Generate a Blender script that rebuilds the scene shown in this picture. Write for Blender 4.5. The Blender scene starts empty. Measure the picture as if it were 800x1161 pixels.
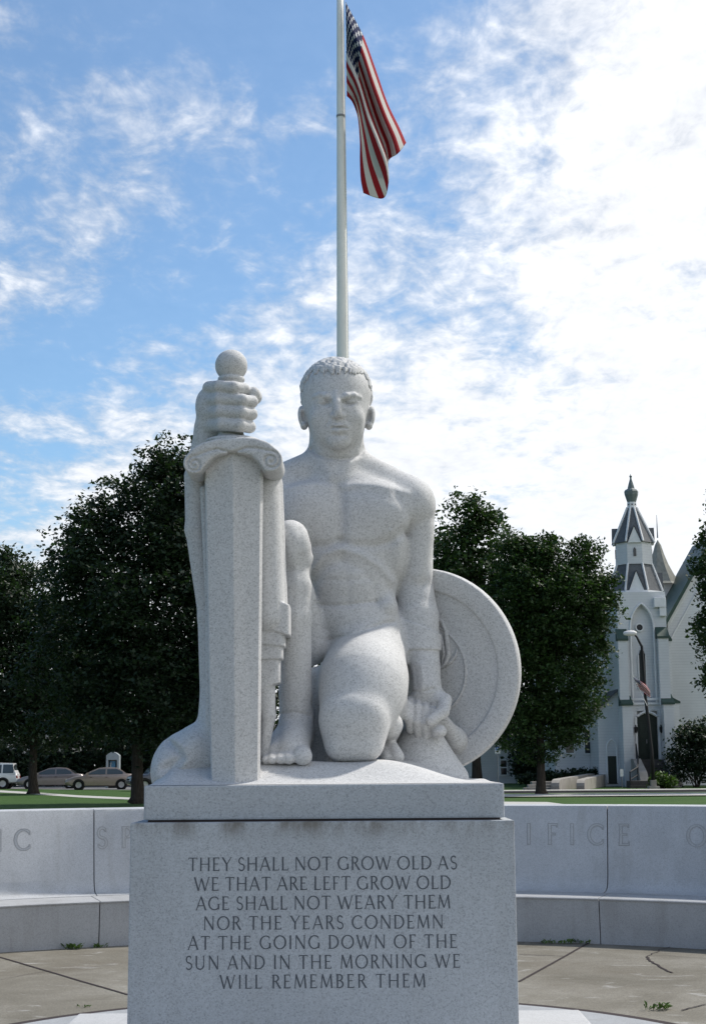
import bpy, bmesh, math, random
import numpy as np
from mathutils import Vector, Matrix

R = math.radians
SC = bpy.context.scene
COL = SC.collection

# ------------------------------------------------------------------ camera
CAM = Vector((0.165, -8.26, 1.6))
PITCH, ROLL, FPX = 9.5, -0.0075, 1700.0          # focal length in units of a 1161-high picture
cd = bpy.data.cameras.new('camera'); cam = bpy.data.objects.new('camera', cd); COL.objects.link(cam)
cd.sensor_fit = 'VERTICAL'; cd.sensor_height = 36.0; cd.lens = 36.0*FPX/1161.0
cd.clip_start = 0.05; cd.clip_end = 3000
CR = (Matrix.Rotation(R(90+PITCH), 4, 'X') @ Matrix.Rotation(ROLL, 4, 'Z'))
cam.matrix_world = Matrix.Translation(CAM) @ CR
SC.camera = cam

# ------------------------------------------------------------------ sky and sun
SUN_EL, SUN_AZ = 53.0, 37.0        # azimuth measured from +X (picture right) towards +Y (away from the camera)
w = bpy.data.worlds.new('World'); SC.world = w; w.use_nodes = True
nt = w.node_tree; nt.nodes.clear()
def N(nt, t, **k):
    n = nt.nodes.new(t)
    for a, b in k.items(): setattr(n, a, b)
    return n
def mth(nt, op, a, b=None, c=None, clamp=False):
    n = nt.nodes.new('ShaderNodeMath'); n.operation = op; n.use_clamp = clamp
    for i, v in enumerate((a, b, c)):
        if v is None: continue
        if isinstance(v, (int, float)): n.inputs[i].default_value = v
        else: nt.links.new(v, n.inputs[i])
    return n.outputs[0]
def ramp(nt, fac, stops, interp='LINEAR'):
    n = nt.nodes.new('ShaderNodeValToRGB'); n.color_ramp.interpolation = interp
    el = n.color_ramp.elements
    while len(el) > 1: el.remove(el[-1])
    el[0].position = stops[0][0]; el[0].color = (*stops[0][1], 1) if not isinstance(stops[0][1], float) else (stops[0][1],)*3+(1,)
    for p, c in stops[1:]:
        e = el.new(p); e.color = (*c, 1) if not isinstance(c, float) else (c, c, c, 1)
    nt.links.new(fac, n.inputs[0]); return n.outputs[0]
def mixc(nt, fac, a, b, blend='MIX'):
    n = nt.nodes.new('ShaderNodeMix'); n.data_type = 'RGBA'; n.blend_type = blend
    for i, v in ((0, fac), (6, a), (7, b)):
        if isinstance(v, (int, float)): n.inputs[i].default_value = v
        elif isinstance(v, tuple): n.inputs[i].default_value = (*v, 1)
        else: nt.links.new(v, n.inputs[i])
    return n.outputs[2]
def noise(nt, vec, scale, detail=4, rough=.5, dist=0.):
    n = nt.nodes.new('ShaderNodeTexNoise'); n.inputs['Scale'].default_value = scale
    n.inputs['Detail'].default_value = detail; n.inputs['Roughness'].default_value = rough
    n.inputs['Distortion'].default_value = dist
    if vec is not None: nt.links.new(vec, n.inputs['Vector'])
    return n.outputs[0]
def mapping(nt, vec, scale=(1,1,1), loc=(0,0,0), rot=(0,0,0)):
    n = nt.nodes.new('ShaderNodeMapping'); nt.links.new(vec, n.inputs[0])
    n.inputs['Scale'].default_value = scale; n.inputs['Location'].default_value = loc; n.inputs['Rotation'].default_value = rot
    return n.outputs[0]

sky = N(nt, 'ShaderNodeTexSky', sky_type='NISHITA', sun_disc=False)
sky.sun_elevation = R(SUN_EL); sky.sun_rotation = R(90-SUN_AZ); sky.altitude = 200
sky.air_density = 1.0; sky.dust_density = 0.6; sky.ozone_density = 2.0
SKY_K = 0.115
tc = N(nt, 'ShaderNodeTexCoord'); D0 = tc.outputs['Generated']
sep = N(nt, 'ShaderNodeSeparateXYZ'); nt.links.new(D0, sep.inputs[0])
dx, dy, dz = sep.outputs
den = mth(nt, 'ADD', mth(nt, 'MAXIMUM', dz, 0.0), 0.12)
cx = mth(nt, 'DIVIDE', dx, den); cy = mth(nt, 'DIVIDE', dy, den)
cmb = N(nt, 'ShaderNodeCombineXYZ'); nt.links.new(cx, cmb.inputs[0]); nt.links.new(cy, cmb.inputs[1])
P = cmb.outputs[0]
OX, OY = 5.2, .6
n1 = noise(nt, mapping(nt, P, (1, .75, 1), (OX, OY, 0), (0,0,.5)), 1.7, 6, .55, .5)      # big fields
n2 = noise(nt, mapping(nt, P, (1.0, .62, 1), (1.3, 2.2, 0), (0,0,-.35)), 10., 5, .6, .5)   # mottles
n3 = noise(nt, mapping(nt, P, (1,.7,1), (9.3,4.2,0)), 30., 4, .6, .3)
# where the cloud sheet lies: thick towards the sun (right) and towards the horizon
az = mth(nt, 'DIVIDE', dx, mth(nt, 'MAXIMUM', mth(nt, 'ABSOLUTE', dy), .05))
side = mth(nt, 'MULTIPLY', mth(nt, 'MINIMUM', mth(nt, 'MAXIMUM', az, -.5), .6), 1.2)
low = mth(nt, 'MULTIPLY', mth(nt, 'SUBTRACT', .385, dz), 1.55)
low = mth(nt, 'ADD', low, mth(nt, 'MULTIPLY', mth(nt, 'MAXIMUM', mth(nt, 'SUBTRACT', .27, dz), 0.), 1.3))
cov = mth(nt, 'ADD', side, low)
cov = mth(nt, 'ADD', cov, mth(nt, 'MULTIPLY', mth(nt, 'SUBTRACT', n1, .5), 1.75))
cov = mth(nt, 'ADD', cov, mth(nt, 'MULTIPLY', mth(nt, 'SUBTRACT', n2, .5), 1.0))
cov = mth(nt, 'ADD', cov, mth(nt, 'MULTIPLY', mth(nt, 'SUBTRACT', n3, .5), 0.50))
cf = N(nt, 'ShaderNodeMapRange', interpolation_type='SMOOTHSTEP'); nt.links.new(cov, cf.inputs[0])
cf.inputs[1].default_value = -.26; cf.inputs[2].default_value = .40
veil = mth(nt, 'MULTIPLY_ADD', cf.outputs[0], .87, .09)
bright = mth(nt, 'MULTIPLY_ADD', mth(nt, 'ADD', cf.outputs[0], mth(nt, 'MULTIPLY', side, .7)), .22, .55)
tex = mth(nt, 'ADD', mth(nt, 'MULTIPLY', mth(nt, 'SUBTRACT', n2, .5), .5), mth(nt, 'MULTIPLY', mth(nt, 'SUBTRACT', n3, .5), .35))
tex = mth(nt, 'MULTIPLY', tex, mth(nt, 'MINIMUM', mth(nt, 'MAXIMUM', mth(nt, 'MULTIPLY', dz, 3.), .15), 1.))
bright = mth(nt, 'ADD', bright, tex)
skyt = mixc(nt, 1.0, sky.outputs[0], (.72, .92, 1.0), 'MULTIPLY')
skyc = N(nt, 'ShaderNodeVectorMath', operation='SCALE'); nt.links.new(skyt, skyc.inputs[0]); skyc.inputs['Scale'].default_value = SKY_K
cl = N(nt, 'ShaderNodeVectorMath', operation='SCALE'); cl.inputs[0].default_value = (.97, .99, 1.03)
nt.links.new(bright, cl.inputs['Scale'])
mixed = mixc(nt, veil, skyc.outputs[0], cl.outputs[0])
bg = N(nt, 'ShaderNodeBackground'); nt.links.new(mixed, bg.inputs[0]); bg.inputs[1].default_value = 1.0
wo = N(nt, 'ShaderNodeOutputWorld'); nt.links.new(bg.outputs[0], wo.inputs[0])

sd = bpy.data.lights.new('sun', 'SUN'); sun = bpy.data.objects.new('sun', sd); COL.objects.link(sun)
sd.energy = 3.0; sd.angle = R(3); sd.color = (1.0, .95, .87)
SUNV = Vector((math.cos(R(SUN_EL))*math.cos(R(SUN_AZ)), math.cos(R(SUN_EL))*math.sin(R(SUN_AZ)), math.sin(R(SUN_EL))))
sun.rotation_euler = SUNV.to_track_quat('Z', 'Y').to_euler(); sun.location = SUNV*60

vs = SC.view_settings; vs.view_transform = 'Standard'; vs.look = 'None'; vs.exposure = 0.40; vs.gamma = 1.0; vs.use_curve_mapping = False
SC.render.film_transparent = False
SC.cycles.max_bounces = 5; SC.cycles.diffuse_bounces = 3; SC.cycles.use_denoising = True

# ------------------------------------------------------------------ projection helpers (photograph point -> world point)
def ray(px, py):
    v = CR.to_3x3() @ Vector(((px-400.0)/FPX, -(py-580.5)/FPX, -1.0)); return v
def W(px, py, y):                      # on the vertical plane at depth y
    v = ray(px, py); t = (y-CAM.y)/v.y; return CAM + v*t
def G(px, py, z=0.0):                  # on the horizontal plane at height z
    v = ray(px, py); t = (z-CAM.z)/v.z; return CAM + v*t
def PX(p):                              # world point -> photograph point
    q = CR.to_3x3().transposed() @ (Vector(p)-CAM); return 400.0+FPX*q.x/-q.z, 580.5-FPX*q.y/-q.z
def S(y): return FPX/(y-CAM.y)         # picture points per metre at depth y

# ------------------------------------------------------------------ object helpers
def tag(o, label=None, cat=None, group=None, kind=None):
    if label: o['label'] = label
    if cat: o['category'] = cat
    if group: o['group'] = group
    if kind: o['kind'] = kind
    return o
def thing(name, label, cat, loc=(0,0,0), rz=0., group=None):
    o = bpy.data.objects.new(name, None); COL.objects.link(o); o.location = loc; o.rotation_euler = (0,0,rz)
    o.empty_display_size = .1
    return tag(o, label, cat, group)
def mesh_obj(name, verts, faces, m, parent=None, smooth=False, world=True, loc=None):
    """verts in world space when world=True (made local to the parent chain), else local"""
    me = bpy.data.meshes.new(name)
    v = np.asarray(verts, dtype=float).reshape(-1, 3)
    off = np.zeros(3)
    if world:
        p = parent
        while p is not None: off += np.array(p.location); p = p.parent
        if loc is not None: off += np.array(loc)
    v = v - off
    if isinstance(faces, np.ndarray):
        n, k = faces.shape
        me.vertices.add(len(v)); me.vertices.foreach_set('co', v.astype(np.float32).ravel())
        me.loops.add(n*k); me.loops.foreach_set('vertex_index', faces.astype(np.int32).ravel())
        me.polygons.add(n); me.polygons.foreach_set('loop_start', np.arange(0, n*k, k, dtype=np.int32))
        me.update(calc_edges=True)
    else:
        me.from_pydata([tuple(x) for x in v], [], faces)
    if smooth: me.polygons.foreach_set('use_smooth', np.ones(len(me.polygons), dtype=bool))
    if isinstance(m, (list, tuple)):
        for q in m: me.materials.append(q)
    else: me.materials.append(m)
    me.validate(clean_customdata=False)
    o = bpy.data.objects.new(name, me); COL.objects.link(o)
    if parent is not None: o.parent = parent
    if loc is not None: o.location = loc
    return o
class MB:
    """collects simple shapes that make ONE part"""
    def __init__(s): s.v = []; s.f = []; s.mi = []; s.cur = 0
    def add(s, vs, fs):
        b = len(s.v); s.v += [tuple(x) for x in vs]; s.f += [tuple(b+i for i in f) for f in fs]; s.mi += [s.cur]*len(fs); return s
    def box(s, x0, x1, y0, y1, z0, z1):
        vs = [(x, y, z) for z in (z0, z1) for y in (y0, y1) for x in (x0, x1)]
        return s.add(vs, [(0,2,3,1),(4,5,7,6),(0,1,5,4),(2,6,7,3),(0,4,6,2),(1,3,7,5)])
    def quad(s, a, b, c, d): return s.add([a,b,c,d], [(0,1,2,3)])
    def prism(s, poly, y0, y1, axis='y', cap=True):
        """polygon of (x,z) extruded along y (or (x,y) along z, or (y,z) along x); counter-clockwise polygons face -y"""
        n = len(poly)
        def pt(p, t):
            if axis == 'y': return (p[0], t, p[1])
            if axis == 'z': return (p[0], p[1], t)
            return (t, p[0], p[1])
        vs = [pt(p, y0) for p in poly]+[pt(p, y1) for p in poly]
        fs = [tuple((i, i+n, (i+1) % n+n, (i+1) % n)) for i in range(n)]
        if cap: fs += [tuple(range(n)), tuple(range(2*n-1, n-1, -1))]
        return s.add(vs, fs)
    def tube(s, pts, r, n=8, cap=True):
        pts = [Vector(p) for p in pts]
        rs = r if isinstance(r, (list, tuple)) else [r]*len(pts)
        b = []; prev = None
        for i, p in enumerate(pts):
            t = (pts[min(i+1, len(pts)-1)]-pts[max(i-1, 0)]).normalized()
            u = t.orthogonal().normalized() if prev is None else (prev-t*prev.dot(t)).normalized()
            prev = u; v = t.cross(u)
            b += [p+(u*math.cos(2*math.pi*k/n)+v*math.sin(2*math.pi*k/n))*rs[i] for k in range(n)]
        fs = [(i*n+k, i*n+(k+1) % n, (i+1)*n+(k+1) % n, (i+1)*n+k) for i in range(len(pts)-1) for k in range(n)]
        if cap: fs += [tuple(range(n-1, -1, -1)), tuple(range((len(pts)-1)*n, len(pts)*n))]
        return s.add(b, fs)
    def lathe(s, prof, c, n=24, axis='z', a0=0., a1=2*math.pi):
        """profile of (radius, height) about an axis through c"""
        full = abs(a1-a0-2*math.pi) < 1e-6; m = n if full else n+1
        vs = []
        for r, h in prof:
            for k in range(m):
                a = a0+(a1-a0)*k/n
                q = (r*math.cos(a), r*math.sin(a), h) if axis == 'z' else ((r*math.cos(a), h, r*math.sin(a)) if axis == 'y' else (h, r*math.cos(a), r*math.sin(a)))
                vs.append((c[0]+q[0], c[1]+q[1], c[2]+q[2]))
        fs = []
        for i in range(len(prof)-1):
            for k in range(n):
                k2 = (k+1) % m
                f = (i*m+k, i*m+k2, (i+1)*m+k2, (i+1)*m+k)
                fs.append(f if axis != 'y' else f[::-1])
        return s.add(vs, fs)
    def build(s, name, m, parent=None, smooth=False, bevel=0., world=True, seg=2, auto=None):
        o = mesh_obj(name, s.v, s.f, m, parent, smooth, world)
        if s.mi and max(s.mi) > 0: o.data.polygons.foreach_set('material_index', s.mi)
        bm = bmesh.new(); bm.from_mesh(o.data)
        bmesh.ops.recalc_face_normals(bm, faces=bm.faces)
        if bevel:
            bmesh.ops.remove_doubles(bm, verts=bm.verts, dist=1e-5)
            es = [e for e in bm.edges if len(e.link_faces) == 2 and e.calc_face_angle(0) > .5]
            bmesh.ops.bevel(bm, geom=es, offset=bevel, segments=seg, affect='EDGES', profile=.6)
        bm.to_mesh(o.data); bm.free()
        if auto is not None:
            o.data.polygons.foreach_set('use_smooth', np.ones(len(o.data.polygons), dtype=bool))
            try: o.data.set_sharp_from_angle(angle=R(auto))
            except Exception: pass
        return o

# ------------------------------------------------------------------ materials
def mat(name, rough=.8, spec=.3):
    m = bpy.data.materials.new(name); m.use_nodes = True
    b = m.node_tree.nodes['Principled BSDF']; b.inputs['Roughness'].default_value = rough
    b.inputs['Specular IOR Level'].default_value = spec
    return m, m.node_tree, b
def coords(nt, kind='Object'):
    return nt.nodes.new('ShaderNodeTexCoord').outputs[kind]
def bump(nt, b, h, strength=.2, dist=.01):
    n = nt.nodes.new('ShaderNodeBump'); n.inputs['Strength'].default_value = strength; n.inputs['Distance'].default_value = dist
    nt.links.new(h, n.inputs['Height']); nt.links.new(n.outputs[0], b.inputs['Normal'])
def voro(nt, vec, scale):
    n = nt.nodes.new('ShaderNodeTexVoronoi'); n.inputs['Scale'].default_value = scale; nt.links.new(vec, n.inputs['Vector'])
    q = nt.nodes.new('ShaderNodeSeparateColor'); nt.links.new(n.outputs['Color'], q.inputs[0]); return q.outputs[0]
def granite(name, base, speck=.55, mottle=.12, stain=0., scale=1., tint=(1,1,1), rough=.75):
    m, nt, b = mat(name, rough, .3); c = coords(nt)
    f = voro(nt, c, 250*scale); g = voro(nt, mapping(nt, c, (1,1,1), (2.3,1.1,.7)), 150*scale); h = noise(nt, c, 30*scale, 4, .7)
    v = mth(nt, 'MULTIPLY_ADD', f, .38, mth(nt, 'MULTIPLY_ADD', g, .40, mth(nt, 'MULTIPLY', h, .22)))
    lo, hi = base*(1-speck), base*(1+speck*.45)
    T = lambda k: (k*tint[0], k*tint[1], k*tint[2])
    col = ramp(nt, v, [(.16, T(lo)), (.40, T(base*(1-speck*.12))), (.85, T(hi))])
    big = ramp(nt, noise(nt, c, 2.2, 6, .62, .3), [(.3, 1-mottle), (.7, 1+mottle*.4)])
    col = mixc(nt, 1.0, col, big, 'MULTIPLY')
    if stain:
        st = ramp(nt, noise(nt, mapping(nt, c, (7, 7, .8)), 1.0, 6, .65), [(.50, 0.), (.72, 1.)])
        col = mixc(nt, mth(nt, 'MULTIPLY', st, stain), col, (base*.55, base*.53, base*.48))
    nt.links.new(col, b.inputs['Base Color'])
    bump(nt, b, v, .22, .004)
    return m
def flat(name, col, rough=.7, spec=.3, var=.12, scale=3., metal=0.):
    m, nt, b = mat(name, rough, spec); c = coords(nt)
    k = ramp(nt, noise(nt, c, scale, 5, .6), [(.3, 1-var), (.7, 1+var*.6)])
    nt.links.new(mixc(nt, 1.0, col, k, 'MULTIPLY'), b.inputs['Base Color']); b.inputs['Metallic'].default_value = metal
    return m
M = {}
M['statue'] = granite('statue_granite', .56, .36, .05)
M['pedestal'] = granite('pedestal_granite', .45, .32, .08, .16, tint=(.94,1,1.06))
M['wall'] = granite('wall_granite', .47, .25, .12, .28, tint=(.97,1,1.04))
M['seat'] = granite('seat_granite', .40, .25, .12, .35, tint=(.98,1,1.03))
M['step'] = granite('step_granite', .50, .2, .10, .1)
M['disc'] = granite('disc_granite', .36, .2, .14, .25, tint=(.97,1,1.03))
M['letter'] = flat('letter_shade', (.10, .11, .125), .9, .1)  # dark tone painted in for the shadow inside the cut inscription letters
M['letter_faint_shade'] = flat('letter_faint_shade', (.34, .35, .36), .9, .1)
M['joint'] = flat('joint_mortar', (.06, .05, .05), .95, .1)
# ------------------------------------------------------------------ ground, plaza, exedra wall, pedestal
def ground_mat():
    m, nt, b = mat('lawn_grass', .9, .15); c = coords(nt)
    k = noise(nt, c, .35, 6, .65); k2 = noise(nt, c, 9., 4, .7)
    v = mth(nt, 'MULTIPLY_ADD', k, .5, mth(nt, 'MULTIPLY', k2, .5))
    nt.links.new(ramp(nt, v, [(.3, (.030, .060, .016)), (.5, (.045, .095, .022)), (.7, (.075, .12, .035))]), b.inputs['Base Color'])
    bump(nt, b, k2, .6, .08); return m
def paving_mat():
    m, nt, b = mat('plaza_concrete', .85, .25); c = coords(nt)
    a = noise(nt, c, 1.1, 7, .65, .6); f = noise(nt, c, 90., 3, .6); p = noise(nt, mapping(nt, c, (1, 2.2, 1), (3, 1, 0)), 2.6, 6, .6, .8)
    col = ramp(nt, a, [(.28, (.130, .118, .092)), (.5, (.185, .170, .138)), (.72, (.26, .245, .21))])
    col = mixc(nt, ramp(nt, p, [(.60, 0.), (.70, .75)]), col, (.38, .37, .35))
    col = mixc(nt, ramp(nt, noise(nt, c, .8, 6, .7, .5), [(.52, 0.), (.7, .55)]), col, (.13, .11, .08))
    col = mixc(nt, 1., col, ramp(nt, f, [(.3, .72), (.7, 1.22)]), 'MULTIPLY')
    nt.links.new(col, b.inputs['Base Color']); bump(nt, b, f, .3, .006); return m
def grime(m, ztop, h):
    nt = m.node_tree; b = nt.nodes['Principled BSDF']; c = coords(nt); sp = nt.nodes.new('ShaderNodeSeparateXYZ'); nt.links.new(c, sp.inputs[0])
    src = b.inputs['Base Color'].links[0].from_socket
    edge = N(nt, 'ShaderNodeMapRange', interpolation_type='SMOOTHSTEP'); nt.links.new(sp.outputs[2], edge.inputs[0]); edge.inputs[1].default_value = ztop-h; edge.inputs[2].default_value = ztop
    k = mth(nt, 'MULTIPLY', edge.outputs[0], ramp(nt, noise(nt, mapping(nt, c, (3.2, 3.2, 1.1), (1.7, 0, 0)), 2.2, 6, .65), [(.46, 0.), (.66, .85)]))
    nt.links.new(mixc(nt, k, src, (.16, .145, .12)), b.inputs['Base Color'])
M['lawn'] = ground_mat(); M['paving'] = paving_mat()
M['asphalt'] = flat('asphalt', (.055, .055, .058), .9, .2, .25, 2.)
M['sidewalk'] = flat('sidewalk_concrete', (.46, .45, .42), .85, .2, .12, 1.2)
M['weed'] = flat('weed_leaf', (.085, .15, .03), .7, .3, .3, 8.)

def disc(cx, cy, r0, r1, z, n=96, a0=0, a1=2*math.pi):
    vs = []; fs = []
    for k in range(n+1):
        a = a0+(a1-a0)*k/n
        vs += [(cx+r0*math.cos(a), cy+r0*math.sin(a), z), (cx+r1*math.cos(a), cy+r1*math.sin(a), z)]
    for k in range(n): fs.append((2*k, 2*k+1, 2*k+3, 2*k+2))
    return vs, fs
# lawn: one sheet to the horizon
gv = []; gf = []
xs = [-2500, -600, -160, -60, -20, 20, 60, 160, 600, 2500]; ys = [-2500, -300, -40, 10, 40, 70, 100, 160, 600, 2500]
for y in ys:
    for x in xs: gv.append((x, y, 0))
n = len(xs)
gf = [(j*n+i, j*n+i+1, (j+1)*n+i+1, (j+1)*n+i) for j in range(len(ys)-1) for i in range(n-1)]
tag(mesh_obj('lawn', gv, gf, M['lawn']), kind='structure')
# plaza floor
mb = MB(); v, f = disc(0, 0, 2.46, 7.3, .004, 96); mb.add(v, f); v, f = disc(0, -12.5, 0, 7.2, .0035, 48); mb.add(v, f)
tag(mb.build('plaza_floor', M['paving']), kind='structure')
mb = MB(); v, f = disc(0, 0, 0.01, 2.42, .012, 96); mb.add(v, f)
ring = [(2.42, .012), (2.42, -.02)]
mb.lathe(ring, (0, 0, 0), 96)
tag(mb.build('plaza_disc', M['disc']), kind='structure')
mb = MB(); v, f = disc(0, 0, 2.425, 2.51, .008, 96); mb.add(v, f)
tag(mb.build('plaza_disc_joint', M['joint']), kind='structure')
# joints and cracks in the plaza floor (narrow dark sealant strips)
def strip(pts, wd, z):
    mb = MB()
    for i in range(len(pts)-1):
        a = Vector(pts[i]); b_ = Vector(pts[i+1]); t = (b_-a).normalized(); nn = Vector((-t.y, t.x, 0))*wd/2
        mb.quad(a+nn+Vector((0,0,z)), a-nn+Vector((0,0,z)), b_-nn+Vector((0,0,z)), b_+nn+Vector((0,0,z)))
    return mb
rng = random.Random(5)
def gp(*pp): 
    return [Vector((G(x, y).x, G(x, y).y, 0)) for x, y in pp]
def wob(pts, k=6, amp=.012):
    out = []
    for i in range(len(pts)-1):
        for j in range(k):
            t = j/k; p = pts[i].lerp(pts[i+1], t)
            if 0 < j: p = p+Vector((rng.uniform(-amp, amp), rng.uniform(-amp, amp), 0))
            out.append(p)
    out.append(pts[-1]); return out
jm = MB()
for pts, wd, am in ((gp((588, 1114), (685, 1060)), .022, .004), (gp((0, 1086), (146, 1129)), .022, .004),
                (gp((588, 1083), (640, 1085)), .014, .012), (gp((732, 1086), (740, 1093), (762, 1104)), .02, .015),
                (gp((732, 1086), (746, 1078), (800, 1066)), .009, .02), (gp((740, 1084), (800, 1088)), .008, .02),
                (gp((772, 1147), (800, 1140)), .014, .006), (gp((0, 1112), (60, 1101), (130, 1096)), .006, .02)):
    s_ = strip(wob(pts, 6, am), wd, .008+.0008*len(jm.f)/20.); jm.add(s_.v, s_.f)
tag(jm.build('plaza_joints', M['joint']), kind='structure')

# ---- curved granite wall with a bench seat along its foot
wall = thing('memorial_wall', 'long curved grey granite wall with bench seat and carved capital letters behind the statue', 'wall', (0, 5.9, 0))
RS, RB, RT = 5.9, 6.47, 6.95
def arc_block(prof, a0, a1, n=22):
    """profile of (radius, z); angle measured from +Y towards +X, degrees"""
    vs = []; m = len(prof)
    for k in range(n+1):
        a = R(a0+(a1-a0)*k/n)
        for r, z in prof: vs.append((r*math.sin(a), r*math.cos(a), z))
    fs = [(k*m+i, k*m+(i+1) % m, (k+1)*m+(i+1) % m, (k+1)*m+i) for k in range(n) for i in range(m)]
    fs += [tuple(range(m)), tuple(range((n+1)*m-1, n*m-1, -1))]
    return vs, fs
back_prof = [(RB-.16, .415), (RB-.09, .425), (RB-.045, .447), (RB-.018, .485), (RB, .55), (RB+.075, 1.178), (RB+.082, 1.186), (RT-.01, 1.19), (RT, 1.18), (RT, .0), (RB+.1, 0.), (RB+.1, .40), (RB-.16, .40)]
seat_prof = [(RS+.02, 0.), (RS+.006, .380), (RS-.004, .383), (RS-.006, .394), (RS+.002, .40), (RB-.165, .412), (RB-.165, .30), (RB+.05, .28), (RB+.05, 0.)]
core_prof = [(RB+.12, 0.), (RB+.12, 1.16), (RT-.03, 1.16), (RT-.03, 0.)]
jb = [-68, -43.2, -20.5, 1.1, 22.65, 45.5, 70]; js = [-67.6, -43.7, -21.0, 1.2, 23.1, 46.0, 70.4]
for i in range(len(jb)-1):
    mb = MB(); v, f = arc_block(back_prof, jb[i]+.045, jb[i+1]-.045); mb.add(v, f); mb.build('backrest_block', M['wall'], wall, auto=35)
    mb = MB(); v, f = arc_block(seat_prof, js[i]+.045, js[i+1]-.045); mb.add(v, f); mb.build('seat_block', M['seat'], wall, auto=35)
# mortar in the joints
mb = MB()
for a, a2 in zip(jb[1:-1], js[1:-1]):
    v, f = arc_block([(RB+.03, .40), (RB+.095, 1.15), (RT-.02, 1.17), (RT-.02, .02), (RB+.2, .02), (RB+.2, .40)], a-.05, a+.05, 1); mb.add(v, f)
    v, f = arc_block([(RS+.05, .0), (RS+.03, .36), (RB-.2, .395), (RB-.2, 0)], a2-.05, a2+.05, 1); mb.add(v, f)
mb.build('mortar', M['joint'], wall)

# ---- capital letters made of strokes
def glyph(ch):
    """list of (polyline, width list) in a box of cap height 1; returns strokes, advance"""
    T, t = .125, .07
    def arc(cx, cy, rx, ry, a0, a1, n=14, wd=None):
        pts = []; ws = []
        for i in range(n+1):
            a = R(a0+(a1-a0)*i/n); pts.append((cx+rx*math.cos(a), cy+ry*math.sin(a)))
            ws.append(t+(T-t)*abs(math.cos(a)) if wd is None else wd)
        return pts, ws
    def ln(x0, y0, x1, y1, wd=T): return [(x0, y0), (x1, y1)], [wd, wd]
    def sf(x, y, l=.15): return ln(x-l/2, y, x+l/2, y, .035)
    def sv(x, y, l=.16): return ln(x, y-l/2, x, y+l/2, .045)
    h = 1-.018; z = .018
    g = {
     'A': ([ln(.05,0,.40,1,t), ln(.40,1,.75,0,T), ln(.17,.33,.63,.33,t), sf(.05,z), sf(.75,z)], .80),
     'B': ([ln(.13,0,.13,1), arc(.27,.755,.21,.215,-90,90), arc(.27,.275,.27,.245,-90,90), ln(.04,.965,.27,.965,t), ln(.13,.53,.27,.53,t), ln(.04,.035,.27,.035,t)], .62),
     'C': ([arc(.47,.5,.41,.47,48,312), sv(.75,.82), sv(.75,.18)], .82),
     'D': ([ln(.13,0,.13,1), arc(.30,.5,.45,.465,-90,90), ln(.04,.035,.30,.035,t), ln(.04,.965,.30,.965,t)], .82),
     'E': ([ln(.13,0,.13,1), ln(.04,.965,.50,.965,t), ln(.13,.52,.44,.52,t), ln(.04,.035,.53,.035,t), sv(.50,.91,.14), sv(.53,.09,.15)], .60),
     'F': ([ln(.13,0,.13,1), ln(.04,.965,.50,.965,t), ln(.13,.50,.42,.50,t), sv(.50,.91,.14), sf(.13,z)], .55),
     'G': ([arc(.47,.5,.41,.47,48,330), ln(.78,.06,.78,.44,T), sf(.76,.44,.2), sv(.74,.82)], .88),
     'H': ([ln(.13,0,.13,1), ln(.72,0,.72,1), ln(.13,.51,.72,.51,t), sf(.13,z), sf(.13,h), sf(.72,z), sf(.72,h)], .86),
     'I': ([ln(.14,0,.14,1), sf(.14,z), sf(.14,h)], .28),
     'L': ([ln(.13,0,.13,1), ln(.04,.035,.52,.035,t), sv(.52,.09,.15), sf(.13,h)], .56),
     'M': ([ln(.08,0,.16,1,t), ln(.16,1,.47,.06,T), ln(.47,.06,.79,1,t), ln(.79,1,.87,0,T), sf(.08,z), sf(.87,z)], .96),
     'N': ([ln(.12,0,.12,1,t), ln(.12,1,.74,.02,T), ln(.74,0,.74,1,t), sf(.12,z), sf(.74,h)], .86),
     'O': ([arc(.48,.5,.42,.475,0,360,28)], .96),
     'P': ([ln(.13,0,.13,1), arc(.26,.735,.25,.235,-90,90), ln(.04,.965,.26,.965,t), ln(.13,.50,.26,.50,t), sf(.13,z)], .56),
     'R': ([ln(.13,0,.13,1), arc(.26,.745,.24,.225,-90,90), ln(.04,.965,.26,.965,t), ln(.13,.52,.26,.52,t), ln(.32,.52,.64,.0,T), sf(.13,z), sf(.64,z)], .66),
     'S': ([(lambda a,b: (a[0]+b[0], a[1]+b[1]))(arc(.28,.735,.19,.235,40,265,12,.10), arc(.28,.255,.21,.235,95,-140,12,.10)), sv(.43,.86,.13), sv(.10,.13,.13)], .54),
     'T': ([ln(.35,0,.35,1), ln(.03,.965,.67,.965,t), sv(.03,.91,.14), sv(.67,.91,.14), sf(.35,z)], .70),
     'U': ([ln(.13,.30,.13,1), arc(.405,.31,.275,.28,180,360,14,.1), ln(.68,.30,.68,1,t), sf(.13,h), sf(.68,h)], .82),
     'V': ([ln(.05,1,.39,0,T), ln(.39,0,.73,1,t), sf(.05,h), sf(.73,h)], .78),
     'W': ([ln(.05,1,.34,0,T), ln(.34,0,.56,.92,t), ln(.56,.92,.84,0,T), ln(.84,0,1.12,1,t), sf(.05,h), sf(1.12,h)], 1.17),
     'Y': ([ln(.05,1,.37,.48,T), ln(.37,.48,.69,1,t), ln(.37,0,.37,.5,T), sf(.05,h), sf(.69,h), sf(.37,z)], .74)}
    return g[ch]
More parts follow.
